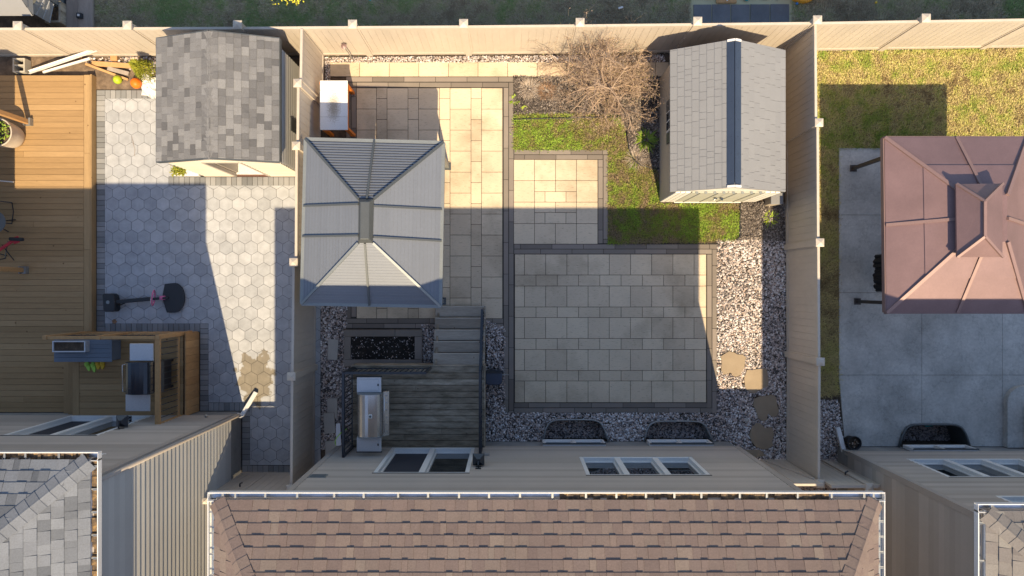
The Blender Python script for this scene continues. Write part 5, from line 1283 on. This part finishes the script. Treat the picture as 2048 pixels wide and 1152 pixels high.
mb = MB(); mb.tube([up(20, 478, .62), up(46, 479, .64)], .045, 8); mb.build('headrest', MT['cloth'], t)
mb = MB()
for a, b in (((4, 490, .5), (28, 521, .2)), ((16, 482, .55), (10, 516, .2)), ((-8, 505, .4), (14, 512, .2)), ((12, 516, .2), (-10, 522, .21))): mb.tube([up(*a), up(*b)], .012, 6)
mb.build('leg_frame', MT['black'], t)
t = thing('side_table', 'small grey round table at the left edge of the deck', 'table', (gx(2), gy(444), DZ))
cz = up(-10, 444, .62)
mb = MB(); mb.lathe([(.001, .0), (.26, .0), (.27, .01), (.27, .025), (.001, .03)], cz, 28); mb.build('table_top', MT['gun_l'], t, smooth=False)
mb = MB()
for k in range(3): a = 2.1 * k + .5; mb.tube([(cz.x + .05 * math.cos(a), cz.y + .05 * math.sin(a), .62), (cz.x + .2 * math.cos(a), cz.y + .2 * math.sin(a), DZ + .003)], .014, 6)
mb.build('leg', MT['black'], t)
mb = MB(); mb.tube([up(-20, 360, .25), up(27, 364, .25)], .016, 8); tag(mb.build('pole', MT['white']), 'white pole lying on the honey deck near the sunlit boards', 'pole')

# ------------------------------------------------------------------ odds and ends behind the deck
t = thing('gutter_length', 'long white aluminium gutter length leaning against the fence foot', 'gutter length', (gx(140), gy(130), 0))
for a, b, w_ in ((g(66, 148, .12), g(215, 111, .42), .07),):
    mb = MB(); mb.bar(a, b, w_, .012); d = (b - a).normalized(); s = d.cross(Vector((0, 0, 1))).normalized() * w_ / 2
    mb.bar(a + s + Vector((0, 0, .02)), b + s + Vector((0, 0, .02)), .008, .05); mb.bar(a - s + Vector((0, 0, .02)), b - s + Vector((0, 0, .02)), .008, .05); mb.build('channel', MT['white'], t)
mb = MB(); mb.bar(g(92, 147, .10), g(194, 124.5, .28), .05, .04); tag(mb.build('downspout_length', MT['white']), 'shorter white downspout lying below the gutter length', 'downspout')
for a, b, w_, h_, m, lab in (((187, 128.5, .06), (282, 134.5, .06), .12, .04, 'cedar', 'longest orange board lying level on the rubble'), ((177, 131, .12), (257, 160, .02), .055, .045, 'cedar', 'thin orange stick slanting from the rubble to the green ball'), ((218, 138, .05), (260, 149, .05), .10, .05, 'old_wood', 'short grey brown board between the two orange ones')):
    mb = MB(); mb.bar(g(*a), g(*b), w_, h_, t=.8); tag(mb.build('board', MT[m], bevel=.003), lab, 'board', 'loose boards by the fence')
mb = MB(); mb.pbox(224, 237, 112, 123, -.01, .08); tag(mb.build('wood_block', MT['cedar'], bevel=.004), 'orange wood block among the broken stones', 'block', 'offcuts by the fence')
mb = MB(); mb.pbox(151, 166, 113.5, 118, -.01, .06); tag(mb.build('wood_block', MT['cedar'], bevel=.004), 'orange wood block wedged under the fence', 'block', 'offcuts by the fence')
mb = MB()
X0_, X1_, Y0_, Y1_ = gx(38), gx(62), gy(150), gy(122); wl_ = .035; zt = .22
mb.box(X0_, X0_ + wl_, Y0_, Y1_, 0, zt); mb.box(X1_ - wl_, X1_, Y0_, Y1_, 0, zt)
for yy in (Y0_, (Y0_ + Y1_) / 2 - wl_ / 2, Y1_ - wl_): mb.box(X0_ + wl_, X1_ - wl_, yy, yy + wl_, 0, zt - .001)
tag(mb.build('cinder_block', mat('concrete block', [(.42, .39, .33)], .9, var=.1, bump=.3)), 'two cell concrete block standing behind the deck', 'block')
def ball(c, r, m, lab):
    mb = MB(); mb.lathe([(max(.0005, r * math.sin(math.pi * k / 16)), r - r * math.cos(math.pi * k / 16)) for k in range(17)], c, 24); tag(mb.build('ball', MT[m], smooth=True), lab, 'ball', 'balls by the fence')
ball(g(239, 161.5, -.02), .105, 'ball_g', 'green and yellow ball beside the thin orange stick'); ball(g(277, 169, -.02), .13, 'ball_o', 'orange ball next to the white plastic sheet')
mb = MB(); n = 9; vs = []
for i in range(n):
    for j in range(n): vs.append((gx(286 + i * 4.2 + R.uniform(-1.5, 1.5)), gy(148 + j * 5.3 + R.uniform(-1.5, 1.5) + i * 1.5), .03 + R.random() * .07))
mb.add(vs, [(i * n + j, (i + 1) * n + j, (i + 1) * n + j + 1, i * n + j + 1) for i in range(n - 1) for j in range(n - 1)]); tag(mb.build('plastic_sheet', MT['tarp']), 'crumpled white plastic sheet beside the charcoal roofed shed', 'sheet')
mb = MB(); mb.tube([g(264, 273, .004), g(267, 289, .004), g(270, 298, .004), g(269, 312, .004)], .004, 4); mb.tube([g(267, 289, .004), g(266, 280, .02)], .005, 4); tag(mb.build('twig', MT['bark']), 'thin dark twig lying on the sunny hexagon pavers', 'twig')
mb = MB()
for k in range(7): leaf(mb, g(229, 643, .006 + .002 * k), (math.cos(k), math.sin(k), .1), .07, .03, .1)
tag(mb.build('dead_leaf', MT['dry']), 'red brown dead leaf on the shaded hexagon patio edge', 'leaf')

# ------------------------------------------------------------------ plants
def grow(mb, bm_, p, d, ln, r, lv, kids, bud):
    pts = [Vector(p)]; rs = [r]; d = Vector(d).normalized()
    for k in range(3):
        w_ = .16 if lv < 2 else .34; d = (d + Vector((R.gauss(0, w_), R.gauss(0, w_), R.gauss(.02, w_ * .8)))).normalized(); pts.append(pts[-1] + d * ln / 3); rs.append(r * (1 - .22 * (k + 1)))
    mb.tube(pts, rs, 3 if lv > 1 else 6, R.uniform(.2, 1), cap=False)
    if lv < len(kids):
        for i in range(kids[lv]):
            u = R.uniform(.25, 1); k = min(2, int(u * 3)); q = pts[k].lerp(pts[k + 1], u * 3 - k)
            nd = (d * .6 + Vector((R.gauss(0, .7), R.gauss(0, .7), R.gauss(.05, .5)))).normalized(); 
            if q.z < .25 and nd.z < 0: nd.z = abs(nd.z)
            grow(mb, bm_, q, nd, ln * R.uniform(.45, .72), rs[k] * .58, lv + 1, kids, bud)
    if lv >= 2:
        for i in range(bud):
            q = pts[R.randint(1, 3)] + Vector((R.gauss(0, .01), R.gauss(0, .01), R.gauss(0, .01))); leaf(bm_, q, (R.gauss(0, 1), R.gauss(0, 1), R.gauss(.3, 1)), R.uniform(.02, .05), R.uniform(.004, .009), R.random(), 0)
t = thing('bare_shrub', 'large bare twiggy shrub between the fence walkway and tan shed', 'shrub', g(1216, 184))
for nm in ('a',):
    mb = MB(); bd = MB()
    for k in range(15):
        a = 2 * math.pi * k / 15 + R.uniform(-.2, .2); el = R.uniform(.35, 1.25)
        grow(mb, bd, g(1216 + R.uniform(-3, 3), 184 + R.uniform(-3, 3), .0), (math.cos(a) * math.cos(el) - .12, math.sin(a) * math.cos(el) + .05, math.sin(el)), R.uniform(1.0, 1.42) * (1.12 if math.cos(a) < 0 else .85), .04, 0, [6, 6, 6], 1)
    mb.build('branches', MT['bark'], t); bd.build('buds', mat('tan pink buds', [(.34, .23, .15), (.46, .32, .23), (.52, .37, .27), (.42, .34, .12)], .8, 'tint', 5, .1), t)
def tuft(name, lab, c, n, ln, w, m, t0, t1, spread=.05, up_=.8, cat='plant'):
    mb = MB()
    for k in range(n):
        a = R.random() * 6.28; r_ = R.random() * spread; p = Vector(c) + Vector((r_ * math.cos(a), r_ * math.sin(a), 0)); L_ = ln * R.uniform(.5, 1.1)
        d = Vector((math.cos(a), math.sin(a), up_ * R.uniform(.4, 1.3))).normalized(); pts = [p, p + d * L_ * .4, p + d * L_ * .7 - Vector((0, 0, .05 * L_)), p + d * L_ - Vector((0, 0, .22 * L_))]
        s = d.cross(Vector((0, 0, 1))).normalized() * w; ws = (.6, 1, .8, .05); vs = []
        for q, w_ in zip(pts, ws): vs += [q + s * w_, q - s * w_]
        mb.add(vs, [(0, 1, 3, 2), (2, 3, 5, 4), (4, 5, 7, 6)], R.uniform(t0, t1))
    return tag(mb.build(name, MT[m]), lab, cat)
tuft('daylily_clump', 'green strap leaved clump at the foot of the tan shed window', g(1292, 280, -.01), 130, .30, .009, 'leaf', 0, .6, .13)
tuft('ornamental_grass', 'pale dried grass clump at the mulch bed corner by the patio', g(1058, 178, -.01), 420, .24, .003, 'dry', .55, 1, .16, .7)
tuft('dried_perennial', 'rusty brown dried plant beside the pale grass clump', g(1092, 182, -.01), 260, .2, .004, 'dry', 0, .25, .14, .8)
tuft('seedling', 'small bright green seedling in the mulch bed', g(1050, 217, -.01), 18, .11, .02, 'leaf', .6, 1, .02)
tuft('weed', 'green weed at the patio edge beside the mulch bed', g(1030, 200, -.01), 30, .13, .014, 'leaf', .3, .8, .06)
tuft('dried_stalks', 'pale pinkish dried stalks along the shed below the shrub', g(1272, 318, -.01), 200, .26, .003, 'dry', .5, 1, .16, .5)
tuft('young_perennial', 'yellow green leafy plant by the resin box and fence', g(1540, 437, -.01), 70, .17, .014, 'leaf', .45, 1, .12)
for lab, pts in (('black rubber edging between the mulch bed and the upper lawn', [(1027, 239), (1060, 238), (1095, 237), (1130, 236.5), (1165, 235), (1240, 234)]),
                 ('curved black rubber edging round the daylily bed by the tan shed', [(1252, 262), (1258, 300), (1266, 318), (1280, 330), (1308, 337), (1322, 338)]),
                 ('straight black rubber edging between grass and mulch near the resin box', [(1479.5, 406), (1480, 440), (1480, 472), (1473, 481)])):
    mb = MB(); mb.tube([g(a, b_, .02) for a, b_ in pts], .018, 6); tag(mb.build('lawn_edging', MT['black_pl'], smooth=True), lab, 'edging')
mb = MB(); mb.bar(g(1880, 861, -.62), g(1896, 859, -.6), .07, .05); tag(mb.build('toy_shovel', MT['teal_pl'], bevel=.01), 'teal toy lying on the floor of the dark window well', 'toy')
t = thing('evergreen_shrub', 'golden evergreen shrub squeezed between rubble and the charcoal roofed shed', 'shrub', g(300, 146))
mb = MB(); mb.tube([g(300, 146, -.02), g(300, 146, .5)], .03, 6); mb.build('trunk', MT['bark'], t)
mb = MB()
for k in range(1500):
    a = R.random() * 6.28; z = R.random() ** .8; r_ = .30 * (1 - z * .8) * math.sqrt(R.random()); p = g(300, 146, .05 + z * .7) + Vector((r_ * math.cos(a), r_ * math.sin(a) * .9, 0)); leaf(mb, p, (math.cos(a) + R.gauss(0, .4), math.sin(a) + R.gauss(0, .4), R.uniform(0, 1)), R.uniform(.04, .09), R.uniform(.006, .014), min(1, max(0, R.gauss(.35 + z * .3, .25))), 0)
mb.build('foliage', MT['conifer'], t)
t = thing('planter', 'white trough with yellow green plant at the cream shed corner', 'planter', (gx(375), gy(346), 0))
mb = MB(); mb.pbox(352, 402, 338, 353, .001, .14); mb.build('trough', MT['tarp'], t, bevel=.01)
mb = MB()
for k in range(260): p = g(366 + R.uniform(-13, 13), 345 + R.uniform(-8, 8), .15 + R.random() * .12); leaf(mb, p, (R.gauss(0, 1), R.gauss(0, 1), R.uniform(0, 1)), R.uniform(.04, .08), R.uniform(.008, .018), R.uniform(.3, 1), .1)
mb.build('leaves', MT['conifer'], t)
mb = MB()
t = thing('flowering_branch', 'low branch of yellow flowers behind the fence at the top', 'plant', g(580, -2))
mb = MB(); mb.tube([g(590, -40, 0), g(585, -12, .4), g(570, 0, .55)], .012, 5); mb.tube([g(585, -12, .4), g(604, -1, .6)], .008, 5); mb.build('stem', MT['bark'], t)
mb = MB()
for k in range(70): p = up(R.choice((548, 560, 590, 597, 604, 575)) + R.gauss(0, 5), R.uniform(-12, 9), .55 + R.random() * .1); leaf(mb, p, (R.gauss(0, 1), R.gauss(0, 1), .4), .05, .018, R.random(), 0)
mb.build('flowers', mat('yellow petals', [(.65, .55, .02), (.8, .72, .06)], .6), t)

# ------------------------------------------------------------------ neighbour's garden behind the fence
xs_ = [1386, 1423.5, 1461.5, 1500, 1540, 1579]
labs = ['dark slab behind the fence, outermost towards the brown shrub', 'dark slab behind the fence, second from the shrub end of its row', 'dark slab in the middle of the row behind the fence', 'dark slab behind the fence, second from the amber pool end of its row', 'dark slab behind the fence, outermost towards the amber pool']
for i, lab in enumerate(labs):
    mb = MB(); mb.pbox(xs_[i] + .8, xs_[i + 1] - .8, 9 + R.uniform(-1, 1), 50, -.03, .012, R.random()); tag(mb.build('paving_slab', MT['slate'], bevel=.005), lab, 'slab', 'dark slabs behind the fence')
t = thing('paddling_pool', 'amber round plastic pool behind the fence at the top edge', 'pool', g(1604, -22))
mb = MB(); mb.lathe([(.001, .02), (.34, .02), (.37, .1), (.40, .24), (.42, .24), (.40, .0)], g(1604, -24), 32); mb.build('basin', MT['gold_pl'], t, smooth=True)
mb = MB(); mb.pbox(1432, 1472, -2, 7, .0, .05); tag(mb.build('plank', MT['cedar']), 'pale plank above the dark slabs behind the fence', 'plank')
mb = MB(); mb.tube([g(1452, -8, .05), g(1453, 4, .07)], .02, 8); tag(mb.build('toy_peg', MT['white']), 'white peg lying on the pale plank behind the fence', 'toy')
ball(g(1492, -1, .0), .06, 'teal_pl', 'teal ball above the dark slabs behind the fence'); ball(g(1593, 8, .0), .035, 'blue_pl', 'tiny blue ball beside the amber pool'); ball(g(1751, 6, .0), .03, 'yellow_pl', 'tiny yellow ball on the shaded grass at the upper right')
mb = MB(); mb.bar(g(1236, 18, .03), g(1246, 15, .03), .05, .04); tag(mb.build('bottle', MT['white'], bevel=.012), 'small white bottle on the shaded grass behind the fence', 'bottle')
mb = MB(); mb.bar(g(735, -6, .03), g(742, 2, .03), .05, .04); tag(mb.build('toy_block', MT['teal_pl'], bevel=.01), 'teal toy block at the top edge behind the fence', 'toy')
t = thing('playhouse', 'grey roofed playhouse at the top left corner behind the fence', 'playhouse', g(30, -10))
e = [up(-80, 31, 1.5), up(66, 31, 1.5), up(62, -80, 1.5), up(-80, -80, 1.5)]; ra_, rb_ = up(-60, -18, 2.0), up(30, -18, 2.0)
mb = MB(); slope_face(mb, e[0], e[1], rb_, ra_, 3, .012); slope_face(mb, e[1], e[2], rb_, rb_, 3, .012); slope_face(mb, e[2], e[3], ra_, rb_, 3, .012); mb.build('roof', MT['plroof'], t)
mb = MB(); slope_face(mb, up(100, 46, .55), up(108, 8, .55), up(82, -12, 1.35), up(58, 22, 1.35), 3, .01); mb.build('side_roof', MT['shelf'], t)
mb = MB(); a = [up(-70, 24, 1.45), up(56, 24, 1.45)]; mb.box(gx(-40), a[1].x - .08, gy(20), gy(-60), 0, 1.45); mb.build('wall', MT['gun_l'], t)
mb = MB(); pts = [g(-10 + 0, 60, .3) + Vector((.35 * math.cos(u), .25 * math.sin(u), .2)) for u in [math.pi * k / 10 for k in range(11)]]; mb.tube(pts, .03, 8); tag(mb.build('toy_hoop', MT['blue_pl'], smooth=True), 'blue plastic hoop behind the fence at the far left', 'toy')
t = thing('planter_box', 'grey wooden planter of dark mulch behind the fence beside the playhouse', 'planter', g(121, 34))
mb = MB(); zt = .3
for a in ((106, 110, 12, 54), (133, 137, 12, 54), (110, 133, 12, 15), (110, 133, 50, 54)): mb.pbox(*a, 0, zt, R.random())
mb.build('frame', MT['weathered'], t)
mb = MB(); mb.pbox(110, 133, 15, 50, 0, .2); mb.build('soil', MT['debris'], t)
t = thing('boardwalk', 'two weathered planks running behind the fence beside the planter', 'boardwalk', g(165, 0))
mb = MB(); mb.pbox(137.5, 160.5, -90, 62, -.02, .10, .45); mb.pbox(161.2, 190, -90, 62, -.02, .10, .8); mb.build('planks', MT['old_wood'], t, bevel=.004)
t = thing('path_light', 'small square black path light on the weathered planks', 'garden light', g(167, 37, .1))
mb = MB(); mb.pbox(162, 172, 31.5, 41.5, .102, .2); mb.build('housing', MT['black'], t, bevel=.006)
mb = MB(); mb.pbox(164.8, 169.2, 34.3, 38.7, .2002, .208); mb.build('lens', MT['white'], t)
